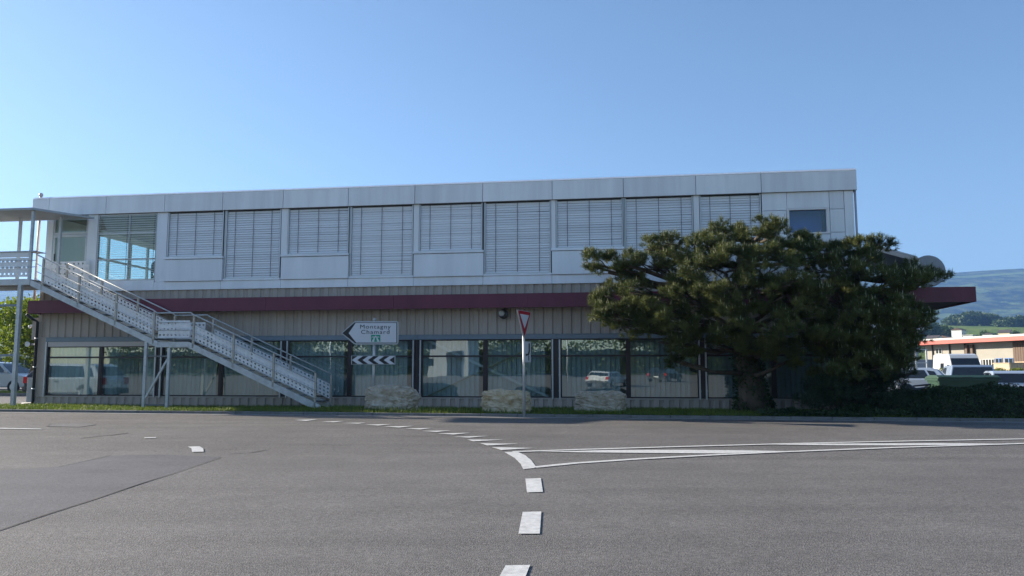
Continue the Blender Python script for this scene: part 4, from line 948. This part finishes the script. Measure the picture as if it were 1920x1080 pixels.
WHITEC = paint('white', (.58, .58, .58)); SILV = paint('silver', (.62, .65, .68), .3); BLUEG = paint('blue_grey', (.36, .44, .54), .4); DARKC = paint('dark', (.03, .035, .045), .2); LBLUE = paint('ice_blue', (.42, .50, .60), .3)
def onlot(u, Y): p = at(u, 700, Y); return Vector((p.x, p.y, yardz(p.x, p.y)))
# left: van, coach, half-hidden car
q = onlot(-6, 48); van('white delivery van parked facing right beyond the lime tree', (q.x, q.y, 0), R(-8), WHITEC, 1.95, 5.6, 1.78, 1.15)
q = onlot(20, 58); l = 4.5
def coachx(t, hw, hwz): pass
vehicle('minibus', 'long white minibus with dark window band behind the van', 'bus', (q.x - 1.0, q.y, 0), R(-2), 9.0, 2.3,
    [(-l, .35), (l, .35), (l, 1.0), (l - .1, 1.3), (-l, 1.3)], [(l - .1, 1.28), (l - .6, 2.55), (l - .8, 2.6), (-l + .05, 2.6), (-l, 1.28)],
    [[(l - .45 - 1.45 * k - .05, 1.42), (l - .80 - 1.45 * k - .05, 2.2), (l - 1.80 - 1.45 * k, 2.2), (l - 1.80 - 1.45 * k, 1.42)] if k == 0 else [(l - .40 - 1.45 * k, 1.42), (l - .40 - 1.45 * k, 2.2), (l - 1.76 - 1.45 * k, 2.2), (l - 1.76 - 1.45 * k, 1.42)] for k in range(6)], ((l - .12, 1.4), (l - .55, 2.45)), ((-l + .03, 2.2), (-l + .0, 1.5)), WHITEC, (-l + 1.7, l - 1.5), .42, .08)
q = onlot(66, 37.5); hatch('dark car with red tail light showing past the building corner', (q.x + 2.1, q.y, 0), 0, DARKC, 1.75, 4.2, 1.48)
# right: cars behind the cotoneaster bank
q = onlot(1706, 40); hatch('ice-blue car with bright red tail light left of the green container', (q.x - .9, q.y, q.z + .30), R(150), LBLUE, 1.9, 5.0, 1.50)
q = onlot(1768, 49); hatch('pale blue estate car behind the container, left of pickup', (q.x + .6, q.y, q.z), R(62), LBLUE, 2.1, 4.6, 1.50)
# pickup with hard cover
q = onlot(1836, 45); l = 2.6
vehicle('pickup_truck', 'light blue pickup truck with hard top and dark rear window', 'pickup', (q.x - .1, q.y + 1.2, q.z + .12), R(69), 5.2, 2.35,
    [(-l, .45), (l, .45), (l, .8), (l - .15, 1.0), (l - 1.2, 1.12), (-l, 1.12)], [(l - 1.2, 1.10), (l - 1.85, 1.78), (l - 2.2, 1.84), (-l + .25, 1.86), (-l + .04, 1.12)],
    [[(l - 1.6, 1.16), (l - 2.0, 1.70), (l - 2.55, 1.72), (l - 2.55, 1.16)], [(l - 2.65, 1.16), (l - 2.65, 1.72), (l - 3.25, 1.73), (l - 3.25, 1.16)]], ((l - 1.24, 1.15), (l - 1.82, 1.74)), ((-l + .20, 1.74), (-l + .065, 1.2)), BLUEG, (-l + 1.1, l - 1.0), .37, .14)
q = onlot(1898, 42); hatch('pale blue SUV with dark rear window at the right picture edge', (q.x + .3, q.y + 1, q.z), R(70), LBLUE, 2.45, 4.5, 1.66)
# camper van
q = onlot(1800, 60); l = 3.0
vehicle('camper_van', 'white high-roofed camper van with dark windscreen behind the hedge', 'van', (q.x + .6, q.y + 1.2, q.z + .15), R(-103), 5.6, 2.2,
    [(-l, .35), (l, .35), (l, .85), (l - .15, 1.15), (l - .85, 1.35), (-l, 1.35)], [(l - .8, 1.33), (l - 1.68, 2.55), (l - 1.85, 2.75), (l - 2.3, 2.85), (-l + .1, 2.85), (-l, 1.33)],
    [[(l - 1.2, 1.4), (l - 1.6, 2.0), (l - 2.2, 2.05), (l - 2.2, 1.4)], [(l - 3.0, 1.7), (l - 3.0, 2.15), (l - 3.9, 2.15), (l - 3.9, 1.7)]], ((l - .84, 1.42), (l - 1.62, 2.50)), None, WHITEC, (-l + 1.2, l - 1.0), .36, .1)
q = onlot(1728, 64); hatch('small white car partly hidden behind the hedge by the camper van', (q.x, q.y, q.z), R(160), WHITEC, 1.9, 4.2, 1.6)
# grey box trailer
q = onlot(1706, 72); bt = thing('box_trailer', 'long pale grey box trailer parked in front of the red-edged hall', 'trailer', (q.x, q.y, q.z), R(-6))
m = MB(); m.box(-2.9, 3.3, -1.2, 1.2, .7, 2.75); m.build('box_body', pm('trailer_grey', (.24, .26, .29), .45, var=.06, scale=1), bt, bevel=.04)
for x in (-1.6, 1.9):
    for y in (-1.05, 1.05):
        m = MB(); m.lathe([(.3, -.1), (.42, -.09), (.42, .09), (.3, .1)], (x, y, .42), 'y', 18); m.build('wheel', TYRE, bt, True)
m = MB(); m.box(-2.8, 3.2, -.9, .9, .5, .69); m.build('chassis', TRIM, bt)
# green waste container
q = onlot(1803, 36.5); wc = thing('waste_container', 'dark green lidded waste container behind the cotoneaster bank', 'container', (q.x, q.y, q.z + .06), R(-4))
GRN = pm('container_green', (.022, .060, .034), .5, var=.1, scale=2)
m = MB(); m.add([(-1.15, -.5, .22), (1.15, -.5, .22), (1.15, .5, .22), (-1.15, .5, .22), (-1.30, -.62, 1.2), (1.30, -.62, 1.2), (1.30, .62, 1.2), (-1.30, .62, 1.2)], [(0, 3, 2, 1), (4, 5, 6, 7), (0, 1, 5, 4), (1, 2, 6, 5), (2, 3, 7, 6), (3, 0, 4, 7)]); m.build('bin_body', GRN, wc, bevel=.03)
m = MB(); m.prism([(-.68, 1.21), (.68, 1.21), (.68, 1.28), (.3, 1.38), (-.45, 1.38), (-.68, 1.29)], 'x', -1.34, 1.34); m.build('lid', GRN, wc, bevel=.02)
m = MB(); m.box(-1.36, 1.36, -.66, .66, 1.13, 1.205); m.build('rim', GRN, wc)
for x in (-1.0, -.1, .85):
    m = MB(); m.box(x - .22, x + .22, -.70, -.685, 1.26, 1.29); m.build('handle', TRIM, wc)
for x in (-.95, .95):
    for y in (-.4, .4): m = MB(); m.lathe([(.10, -.03), (.10, .03)], (x, y, .10), 'y', 12); m.build('wheel', TYRE, wc, True)
# steel rack frame
q = onlot(1712, 44); rk = thing('steel_rack', 'tall galvanised tube rack standing behind the ice-blue car', 'rack', (q.x, q.y, q.z), R(-6))
for x in (-1.1, .2, .75):
    m = MB(); m.bar((x, 0, 0), (x, 0, 2.85 if x > .7 or x < 0 else 2.7), .07); m.build('upright', GALV, rk)
for z in (2.82, 2.1, 1.75, 1.35):
    m = MB(); m.bar((-1.1, -.03, z), (.75, -.03, z), .05); m.build('crossbar', GALV, rk)
# parked motorcycle, mostly in the leaves
q = onlot(1706, 34.5); mc = thing('motorcycle', 'dark motorcycle half hidden in leaves beside the green container', 'motorcycle', (q.x, q.y, q.z + .15), R(170))
for x in (-.68, .68):
    m = MB(); m.lathe([(.22, -.05), (.30, -.05), (.32, 0), (.30, .05), (.22, .05)], (x, 0, .32), 'y', 18); m.build('wheel', TYRE, mc, True)
m = MB(); m.prism([(-.75, .78), (-.2, .70), (.05, .88), (.4, .92), (.5, .75), (.25, .45), (-.2, .40), (-.4, .6)], 'y', -.14, .14); m.build('body', DARKC, mc, bevel=.05)
m = MB(); m.tube([(.68, 0, .32), (.45, 0, 1.0)], .03); m.tube([(.42, -.34, 1.06), (.45, 0, 1.0), (.42, .34, 1.06)], .016); m.build('fork', ALU, mc, True)
m = MB(); m.prism([(-.8, .82), (-.1, .76), (-.1, .82), (-.8, .90)], 'y', -.13, .13); m.build('seat', BLACKP, mc, bevel=.03)

# clipped hedge in the lot
HEDG = leaf_mat('hedge_leaf', (.09, .13, .014), (.20, .23, .03), .3, 1.2)
hp = [onlot(1668, 57), onlot(1990, 53)]
hd = thing('clipped_hedge', 'sunlit clipped hedge running across the car park', 'hedge', tuple(hp[0]), 0); dv = hp[1] - hp[0]; n = 30000
f = RNG.random(n); Pq = np.stack([dv.x * f, dv.y * f + RNG.uniform(-.6, .6, n), RNG.uniform(0, 1, n) ** .5 * (1.72 + .14 * np.sin(f * 60)) + RNG.normal(0, .04, n)], 1)
V, Fq = leaf_quads(Pq, .11); raw('foliage', V, Fq, HEDG, hd)
m = MB(); ang = math.atan2(dv.y, dv.x); ca, sa = math.cos(ang), math.sin(ang); LN = dv.length
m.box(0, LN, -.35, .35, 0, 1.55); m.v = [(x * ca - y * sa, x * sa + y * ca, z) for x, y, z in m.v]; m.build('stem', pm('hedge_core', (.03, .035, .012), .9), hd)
# timber crates
for k, (uu, dz, lab) in enumerate(((1895, 0, 'large pale plywood crate standing behind the hedge near the hall'), (1937, .1, 'second plywood crate right of the large one, cut by picture edge'))):
    q = onlot(uu, 68); cr = thing('plywood_crate', lab, 'crate', (q.x, q.y, q.z), R(14), 'plywood crates by the hall'); PLY = pm('plywood', (.52, .40, .26), .7, var=.12, scale=2)
    m = MB(); m.box(-.9, .9, -.8, .8, .12, 2.35 + dz); m.build('box_body', PLY, cr)
    for x in (-.8, 0, .8): m = MB(); m.box(x - .06, x + .06, -.84, -.803, .12, 2.35 + dz); m.build('batten', PLY, cr)
    m = MB(); m.box(-.95, .95, -.85, .85, 2.355 + dz, 2.42 + dz); m.build('lid', PLY, cr)
    m = MB(); m.box(-.9, .9, -.7, -.55, 0, .115); m.box(-.9, .9, .55, .7, 0, .115); m.build('skid', PLY, cr)

# ------------------------------------------------------------------ industrial hall with red canopy edge
h0 = onlot(1737, 96); h1 = onlot(2080, 74)
ax = Vector((h1.x - h0.x, h1.y - h0.y, 0)); HL = ax.length; hrz = math.atan2(ax.y, ax.x)
HB = thing('industrial_hall', 'low cream industrial hall with red canopy edge beyond the car park', 'building', (h0.x, h0.y, -.42), hrz)
CREAM = pm('cream_render', (.31, .29, .245), .7, var=.08, scale=.5); REDM = pm('red_metal_edge', (.42, .085, .06), .45, var=.08, scale=.4); ROOFW = pm('pale_roof_edge', (.50, .49, .46), .6)
m = MB(); m.box(0, HL, 0, 25, 0, 4.9); m.build('wall', CREAM, HB)
m = MB(); m.box(-2.2, HL, -1.6, -1.45, 4.88, 5.32); m.build('canopy_edge', REDM, HB)
m = MB(); m.box(-2.2, -2.05, -1.44, 20, 4.88, 5.32); m.build('canopy_edge', REDM, HB)
m = MB(); m.box(-2.04, HL, -1.44, -.01, 4.95, 5.05); m.build('canopy_soffit', pm('soffit_dark', (.08, .07, .065), .8), HB)
m = MB(); m.box(-.1, HL, -.1, 25, 5.06, 5.62); m.build('roof', ROOFW, HB)
WOOD = pm('brown_boards', (.12, .075, .05), .7); BLUED = pm('blue_door', (.05, .16, .42), .5); GREYF = pm('window_frame_grey', (.5, .5, .48), .5)
XS = .51
def hallwin(nm, x0, x1, z0, z1, fm, nx=2, nz=1, gm=CGL):
    x0 *= XS; x1 *= XS
    m = MB(); m.box(x0, x1, -.06, -.01, z0, z1); wn = m.build(nm, fm, HB)
    for i in range(nx):
        for j in range(nz):
            a = x0 + (x1 - x0) * i / nx + .06; b = x0 + (x1 - x0) * (i + 1) / nx - .06; c = z0 + (z1 - z0) * j / nz + .06; d = z0 + (z1 - z0) * (j + 1) / nz - .06
            q = MB(); q.box(a, b, -.075, -.061, c, d); q.build('pane', gm, wn)
    return wn
for i in range(4): hallwin('window', .6 + i * 3.1, 3.3 + i * 3.1, 1.6, 3.0, GREYF, 3, 1)
hallwin('window', 3.4, 5.2, 3.1, 4.5, GREYF, 2, 2)
m = MB(); m.box(12.9 * XS, 16.2 * XS, -.09, -.01, 0, 3.0); gd = m.build('garage_door', WHITEP, HB)
for k in range(5): q = MB(); q.box(12.95 * XS, 16.15 * XS, -.105, -.091, .1 + .58 * k, .6 + .58 * k); q.build('panel', WHITEP, gd)
hallwin('glazed_door', 16.6, 19.6, 0, 3.1, GREYF, 4, 3)
hallwin('blue_door', 19.9, 21.6, 0, 3.15, BLUED, 2, 2); hallwin('blue_door', 22.2, 24.2, 0, 3.15, BLUED, 2, 2)
m = MB(); m.box(24.5 * XS, HL - .5, -.12, -.01, 0, 4.85); bw = m.build('boarded_bay', WOOD, HB)
for k in range(30): q = MB(); q.box(12.55 + k * .305, 12.82 + k * .305, -.14, -.121, .05, 4.8); q.build('plank', WOOD, bw)
for x in (2.5 * XS, 7.6 * XS, 12.0 * XS):
    m = MB(); m.tube([(x, -.1, 0), (x, -.1, 4.9)], .07, 8); m.build('downpipe', TRIM, HB)
for x in (12.4 * XS, 13.9 * XS): m = MB(); m.box(x, x + .3, -.3, -.01, 3.5, 4.7); m.build('bracket', WOOD, HB)

# white flat-roofed block glimpsed between pine and canopy
q = at(1676, 620, 75); wb_ = thing('flat_roofed_block', 'white flat-roofed block with roof railing glimpsed between pine and canopy', 'building', (q.x - 1.4, q.y, -.42), R(-8))
m = MB(); m.box(-3.2, 3.4, 0, 8, 0, 5.6); m.build('wall', pm('block_wall', (.35, .36, .38), .6), wb_)
m = MB(); m.box(-3.6, 3.8, -.5, 8.5, 5.61, 6.6); m.build('roof', pm('block_roof', (.55, .57, .62), .5), wb_)
for x in (-3.2, -1.0, 1.2, 3.4): m = MB(); m.bar((x, -.4, 6.6), (x, -.4, 7.7), .07); m.build('railing_post', GALV, wb_)
for z in (7.1, 7.65): m = MB(); m.bar((-3.2, -.4, z), (3.4, -.4, z), .05); m.build('railing', GALV, wb_)
m = MB(); m.bar((1.9, -.55, 5.7), (1.9, -.55, 8.4), .08); m.bar((2.3, -.55, 5.7), (2.3, -.55, 8.4), .08)
for k in range(7): m.bar((1.94, -.55, 5.9 + .35 * k), (2.26, -.55, 5.9 + .35 * k), .04)
m.build('ladder', GALV, wb_)

# ------------------------------------------------------------------ terrain, hills, far wood, houses
def hz(x, y):
    pts = [(-400, -6), (60, -.75), (120, -.75), (300, 5), (450, 15), (620, 31), (900, 56), (1500, 90), (2500, 140), (2900, 215), (3300, 350), (3600, 440), (3850, 500), (4000, 524), (5200, 450)]
    ys_, zs = zip(*pts); z = float(np.interp(y, ys_, zs))
    if y > 1200:
        f = min(1, (y - 1200) / 2000); r = x / max(y, 1); z *= 1 + f * (float(np.interp(r, [-.7, -.55, 0, .5, .55, .64, .8], [.80, .83, .88, .955, .965, 1.02, 1.06])) - 1)
        z += f * 14 * mnoise.noise(Vector((x / 600, y / 700, 0)))
    elif y > 200: z += 2.0 * mnoise.noise(Vector((x / 160, y / 160, 1))) * min(1, (y - 200) / 200)
    return z
ysamp = np.concatenate([np.linspace(-420, 100, 12), np.linspace(130, 1000, 46), np.linspace(1040, 5200, 110)]); xs_ = np.linspace(-1, 1, 150); V = []
for y in ysamp:
    half = 500 if y < 100 else 500 + (y - 100) * 1.05
    for x in xs_: V.append((x * half, y, hz(x * half, y)))
nX = len(xs_); nY = len(ysamp); Fq = [(j * nX + i, j * nX + i + 1, (j + 1) * nX + i + 1, (j + 1) * nX + i) for j in range(nY - 1) for i in range(nX - 1)]
hm = bpy.data.materials.new('hillside'); hm.use_nodes = True; n_ = hm.node_tree; N = n_.nodes; Lk = n_.links; bs = N['Principled BSDF']; bs.inputs['Roughness'].default_value = .95; bs.inputs['Specular IOR Level'].default_value = .1
tc = N.new('ShaderNodeTexCoord')
def nz_(sc, det, rg=.6, st=None):
    z = N.new('ShaderNodeTexNoise'); z.inputs['Scale'].default_value = sc; z.inputs['Detail'].default_value = det; z.inputs['Roughness'].default_value = rg
    if st:
        mp = N.new('ShaderNodeMapping'); mp.inputs['Scale'].default_value = st; Lk.new(tc.outputs['Object'], mp.inputs[0]); Lk.new(mp.outputs[0], z.inputs['Vector'])
    else: Lk.new(tc.outputs['Object'], z.inputs['Vector'])
    return z.outputs['Fac']
def ramp(s, p0, c0, p1, c1):
    r = N.new('ShaderNodeValToRGB'); r.color_ramp.elements[0].position = p0; r.color_ramp.elements[1].position = p1; r.color_ramp.elements[0].color = (*c0, 1); r.color_ramp.elements[1].color = (*c1, 1); Lk.new(s, r.inputs[0]); return r.outputs[0]
forest = ramp(nz_(.013, 7, .66), .42, (.006, .014, .009), .62, (.12, .145, .038)); mead = ramp(nz_(.004, 4), .35, (.10, .16, .03), .65, (.16, .21, .055))
sx = N.new('ShaderNodeSeparateXYZ'); Lk.new(tc.outputs['Object'], sx.inputs[0])
msk = ramp(nz_(.0040, 5, .6), .565, (0, 0, 0), .60, (1, 1, 1))
def band(y0, y1):
    a = N.new('ShaderNodeMath'); a.operation = 'GREATER_THAN'; a.inputs[1].default_value = y0; Lk.new(sx.outputs[1], a.inputs[0])
    b = N.new('ShaderNodeMath'); b.operation = 'LESS_THAN'; b.inputs[1].default_value = y1; Lk.new(sx.outputs[1], b.inputs[0])
    c = N.new('ShaderNodeMath'); c.operation = 'MULTIPLY'; Lk.new(a.outputs[0], c.inputs[0]); Lk.new(b.outputs[0], c.inputs[1]); return c.outputs[0]
mxs = [msk, band(-500, 1050), band(3640, 3720)]
cur = mxs[0]
for o in mxs[1:]:
    q = N.new('ShaderNodeMath'); q.operation = 'MAXIMUM'; Lk.new(cur, q.inputs[0]); Lk.new(o, q.inputs[1]); cur = q.outputs[0]
mx = N.new('ShaderNodeMix'); mx.data_type = 'RGBA'; Lk.new(cur, mx.inputs[0]); Lk.new(forest, mx.inputs[6]); Lk.new(mead, mx.inputs[7]); Lk.new(mx.outputs[2], bs.inputs['Base Color'])
bp = N.new('ShaderNodeBump'); bp.inputs['Strength'].default_value = .8; bp.inputs['Distance'].default_value = 8; Lk.new(nz_(.03, 4, .7), bp.inputs['Height']); Lk.new(bp.outputs[0], bs.inputs['Normal'])
tag(raw('hills', V, Fq, hm, smooth=True), kind='structure')
# woods on the lower hill: masses that read as one
WOOD_L = leaf_mat('far_wood_leaf', (.030, .060, .014), (.085, .125, .030), .2, .06)
def wood(label, u0, u1, Y, h, n_cl, ls, dens):
    cen = []; rad = []
    for k in range(n_cl):
        u = u0 + (u1 - u0) * random.random(); YY = Y + random.uniform(-30, 30); p = at(u, 700, YY); f = (u - u0) / (u1 - u0); hh = h * (.55 + .45 * math.sin(math.pi * min(1, max(0, f)))) * random.uniform(.8, 1.1); r = random.uniform(6, 9) * h / 16
        cen.append([p.x, YY, hz(p.x, YY) + hh * .55]); rad.append([r, r, hh * .5])
    V, Fq = leaf_quads(blob_points(dens, cen, rad, .6), ls); return tag(raw('woodland', V, Fq, WOOD_L), label, 'woodland', kind='stuff')
wood('rounded dark wood on the hilltop above the meadow', 1782, 1886, 930, 15, 60, 2.4, 20000)
wood('lighter strip of wood right of the hilltop, at picture edge', 1875, 1990, 860, 11, 40, 2.2, 12000)
wood('line of trees on the slope left of the hilltop meadow', 1640, 1790, 560, 12, 34, 1.5, 14000)
# detached trees between the houses
MIDL = leaf_mat('village_tree_leaf', (.040, .075, .016), (.11, .15, .035), .25, .3)
tr0 = None
for k, (u, v, Y, h, lab) in enumerate(((1752, 622, 430, 11, 'round green tree at the left foot of the wooded slope'), (1775, 626, 420, 9, 'green tree just above the white gabled house'), (1805, 632, 410, 6, 'small tree in front of the long white house'), (1843, 628, 400, 7, 'tree between the two low white houses'),
        (1853, 614, 470, 13, 'tall dark tree standing on the meadow edge'), (1880, 620, 460, 10, 'bushy tree above the flat white house'), (1912, 612, 480, 12, 'tree above the cream gabled house at picture edge'), (1733, 634, 380, 8, 'low tree where the hall roof begins'))):
    p = at(u, 700, Y); z = hz(p.x, Y)
    if tr0 is None: tr0 = leafy_tree(lab, (p.x, Y, z), 10, 6.0, 5, 4.3, MIDL, 2600, 1.0, 2.5, group='trees among the hillside houses', nblob=14, name='village_tree'); o = tr0
    else: o = copy_tree(tr0); o['label'] = lab; o.location = (p.x, Y, z); o.rotation_euler = (0, 0, k * 1.1)
    o.scale = (h / 10 * .9,) * 2 + (h / 10 * .72,)
HW = pm('house_white', (.66, .65, .61), .7); HC = pm('house_cream', (.62, .52, .34), .7); RB = pm('roof_brown', (.12, .075, .055), .8); RDK = pm('roof_dark', (.07, .06, .06), .8)
def house(label, u, v, Y, W, H, D, wall, roof, rise, rz=R(38), gable=False):
    p = at(u, v, Y); zg = p.z - .5; t = thing('hillside_house', label, 'house', (p.x, Y, zg), rz, 'houses on the hillside')
    m = MB(); m.box(-W / 2, W / 2, 0, D, -4, H); m.build('wall', wall, t); ov = .6
    m = MB()
    if gable: m.prism([(-W / 2 - ov, H - .2), (0, H + rise), (W / 2 + ov, H - .2)], 'y', -ov, D + ov); m.build('roof', roof, t); m = MB(); m.prism([(-W / 2 + .2, H + .01), (0, H + rise - .6), (W / 2 - .2, H + .01)], 'y', -ov - .05, -ov - .02); m.build('gable', wall, t)
    elif rise > .8: m.prism([(-ov, H), (D / 2, H + rise), (D + ov, H)], 'x', -W / 2 - ov, W / 2 + ov); m.build('roof', roof, t)
    else: m.box(-W / 2 - ov, W / 2 + ov, -ov, D + ov, H + .01, H + .5); m.build('roof', roof, t)
    nW = max(2, int(W / 3)); st = 2 if H > 4.5 else 1
    for s in range(st):
        for k in range(nW):
            x = -W / 2 + (k + .5) * W / nW; z = .9 + s * 2.8; m = MB(); m.box(x - .6, x + .6, -.05, -.01, z, z + 1.3); m.build('window', CGL, t)
    t.scale = (.66, .66, .60); return t
house('white gabled house with dark roof at left end of the hillside row', 1762, 640, 385, 6.5, 3.2, 8, HW, RDK, 2.6, gable=True)
house('brown-roofed low house left of the long white house', 1783, 637, 400, 9, 2.6, 8, pm('house_brown', (.25, .16, .12), .8), RB, 1.8)
house('long white two-storey house with brown roof on the hillside', 1808, 627, 430, 9, 4.8, 8, HW, RB, 1.8)
house('low white house with flat roof right of the long one', 1827, 634, 400, 6, 3.2, 7, HW, ROOFW, .4)
house('wide low white house with dark roof below the tall tree', 1866, 631, 400, 10, 2.6, 7, HW, RDK, 1.3)
house('cream gabled house near the right picture edge', 1896, 629, 400, 5.5, 3.4, 8, HC, RDK, 2.4, gable=True)

# ------------------------------------------------------------------ what the windows mirror, across the road
LEAFB = leaf_mat('roadside_leaf', (.05, .09, .018), (.13, .17, .035), .3, .6)
ZR = roadz(0)
def mirrored(u, Y):
    """point in front of the facade whose mirror image stands on bearing u at distance Y"""
    p = at(u, 700, Y); d = (np.array([p.x, p.y]) - ORG) @ EY; q = np.array([p.x, p.y]) - 2 * d * EY; return Vector((q[0], q[1], backz(q[1])))
verge = tag(strip('verge', -140, 170, -190, -112, lambda x, y: backz(y) + .10, BLADEU, 10, 6), kind='structure')
rh = thing('roadside_hedge', 'tall dark hedge across the road, mirrored in the ground-floor glass', 'hedge', tuple(l2w(14, -120, backz(-94))), AL)
n = 30000; hx = RNG.uniform(-95, 110, n); top = 7.0 + 1.6 * np.sin(hx * .21) + 1.0 * np.sin(hx * .55 + 1) + .6 * np.sin(hx * 1.3)
V, Fq = leaf_quads(np.stack([hx, RNG.uniform(-2.0, 2.0, n), RNG.random(n) ** .7 * top], 1), .55); raw('foliage', V, Fq, LEAFB, rh)
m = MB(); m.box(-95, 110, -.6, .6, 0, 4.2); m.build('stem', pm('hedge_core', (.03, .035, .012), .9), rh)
bt0 = None
for k, (u, Y, h, where) in enumerate(((560, 158, 14, 'leftmost'), (700, 162, 17, 'tall central'), (960, 150, 12, 'right-hand'), (1230, 160, 15, 'rightmost'))):
    q = mirrored(u, Y); lab = where + ' roadside tree across the road, mirrored in the ground-floor glass'
    if bt0 is None: bt0 = leafy_tree(lab, tuple(q), 10, 4.2, 4.0, 3.9, LEAFB, 5000, .34, 2.4, nblob=16, group='roadside trees across the road', name='roadside_tree'); o = bt0
    else: o = copy_tree(bt0); o.location = q; o.rotation_euler = (0, 0, k * .9); o['label'] = lab
    o.scale = (h / 10,) * 3
q = mirrored(840, 130); rb = thing('roadside_warehouse', 'plain white warehouse across the road, mirrored in the third bay glass', 'building', tuple(q), AL)
m = MB(); m.box(-3.2, 3.2, -10, 0, 0, 7.5); m.build('wall', HW, rb); m = MB(); m.box(-3.4, 3.4, -10.3, .3, 7.51, 8.0); m.build('roof', RDK, rb)
m = MB(); m.box(-.2, 2.2, .01, .08, 0, 4); m.build('gate', TRIM, rb)
for uu, YY, hh, wh in ((1064, 100, 7, 'left of the white car'), (1180, 105, 6.5, 'right of the white car'), (620, 98, 7, 'near the stair foot')):
    q = mirrored(uu, YY); lp_ = thing('lamp_post', 'slim street lamp mirrored in the ground-floor glass ' + wh, 'street lamp', tuple(q), 0, 'street lamps across the road')
    m = MB(); m.tube([(0, 0, 0), (0, 0, hh)], [.10, .06], 10); m.build('pole', GALV, lp_, True); m = MB(); m.bar((0, 0, hh), (0, 1.3, hh + .15), .07); m.build('arm', GALV, lp_); m = MB(); m.box(-.12, .12, 1.1, 1.7, hh + .1, hh + .22); m.build('lamp_head', GALV, lp_, bevel=.03)
# cars mirrored in the glass
q = mirrored(118, 34.5); hatch('silver car at the roadside, mirrored in the leftmost ground-floor window', (q.x, q.y, roadz(q.y) + .01), R(172), SILV, 1.8, 4.9, 1.55)
q = mirrored(1140, 76); hatch('white car driving away, mirrored in the ground-floor glass near the pine', (q.x, q.y, q.z + .01), R(-72), WHITEC, 2.4, 4.4, 1.5)
q = mirrored(1246, 92); hatch('dark car with red tail lights mirrored beside the pine', (q.x, q.y, q.z + .01), R(-72), DARKC, 2.4, 4.4, 1.6)

# ------------------------------------------------------------------ haze
hzm = bpy.data.materials.new('haze_air'); hzm.use_nodes = True; N = hzm.node_tree.nodes; N.remove(N['Principled BSDF'])
pv = N.new('ShaderNodeVolumePrincipled'); pv.inputs['Color'].default_value = (.24, .49, 1.0, 1); pv.inputs['Density'].default_value = .00017; pv.inputs['Anisotropy'].default_value = .2
hzm.node_tree.links.new(pv.outputs[0], N['Material Output'].inputs['Volume'])
m = MB(); m.box(-6500, 6500, -500, 5400, -12, 720); hzo = m.build('haze', hzm); tag(hzo, 'thin blue daylight haze over the valley', 'haze', kind='stuff')
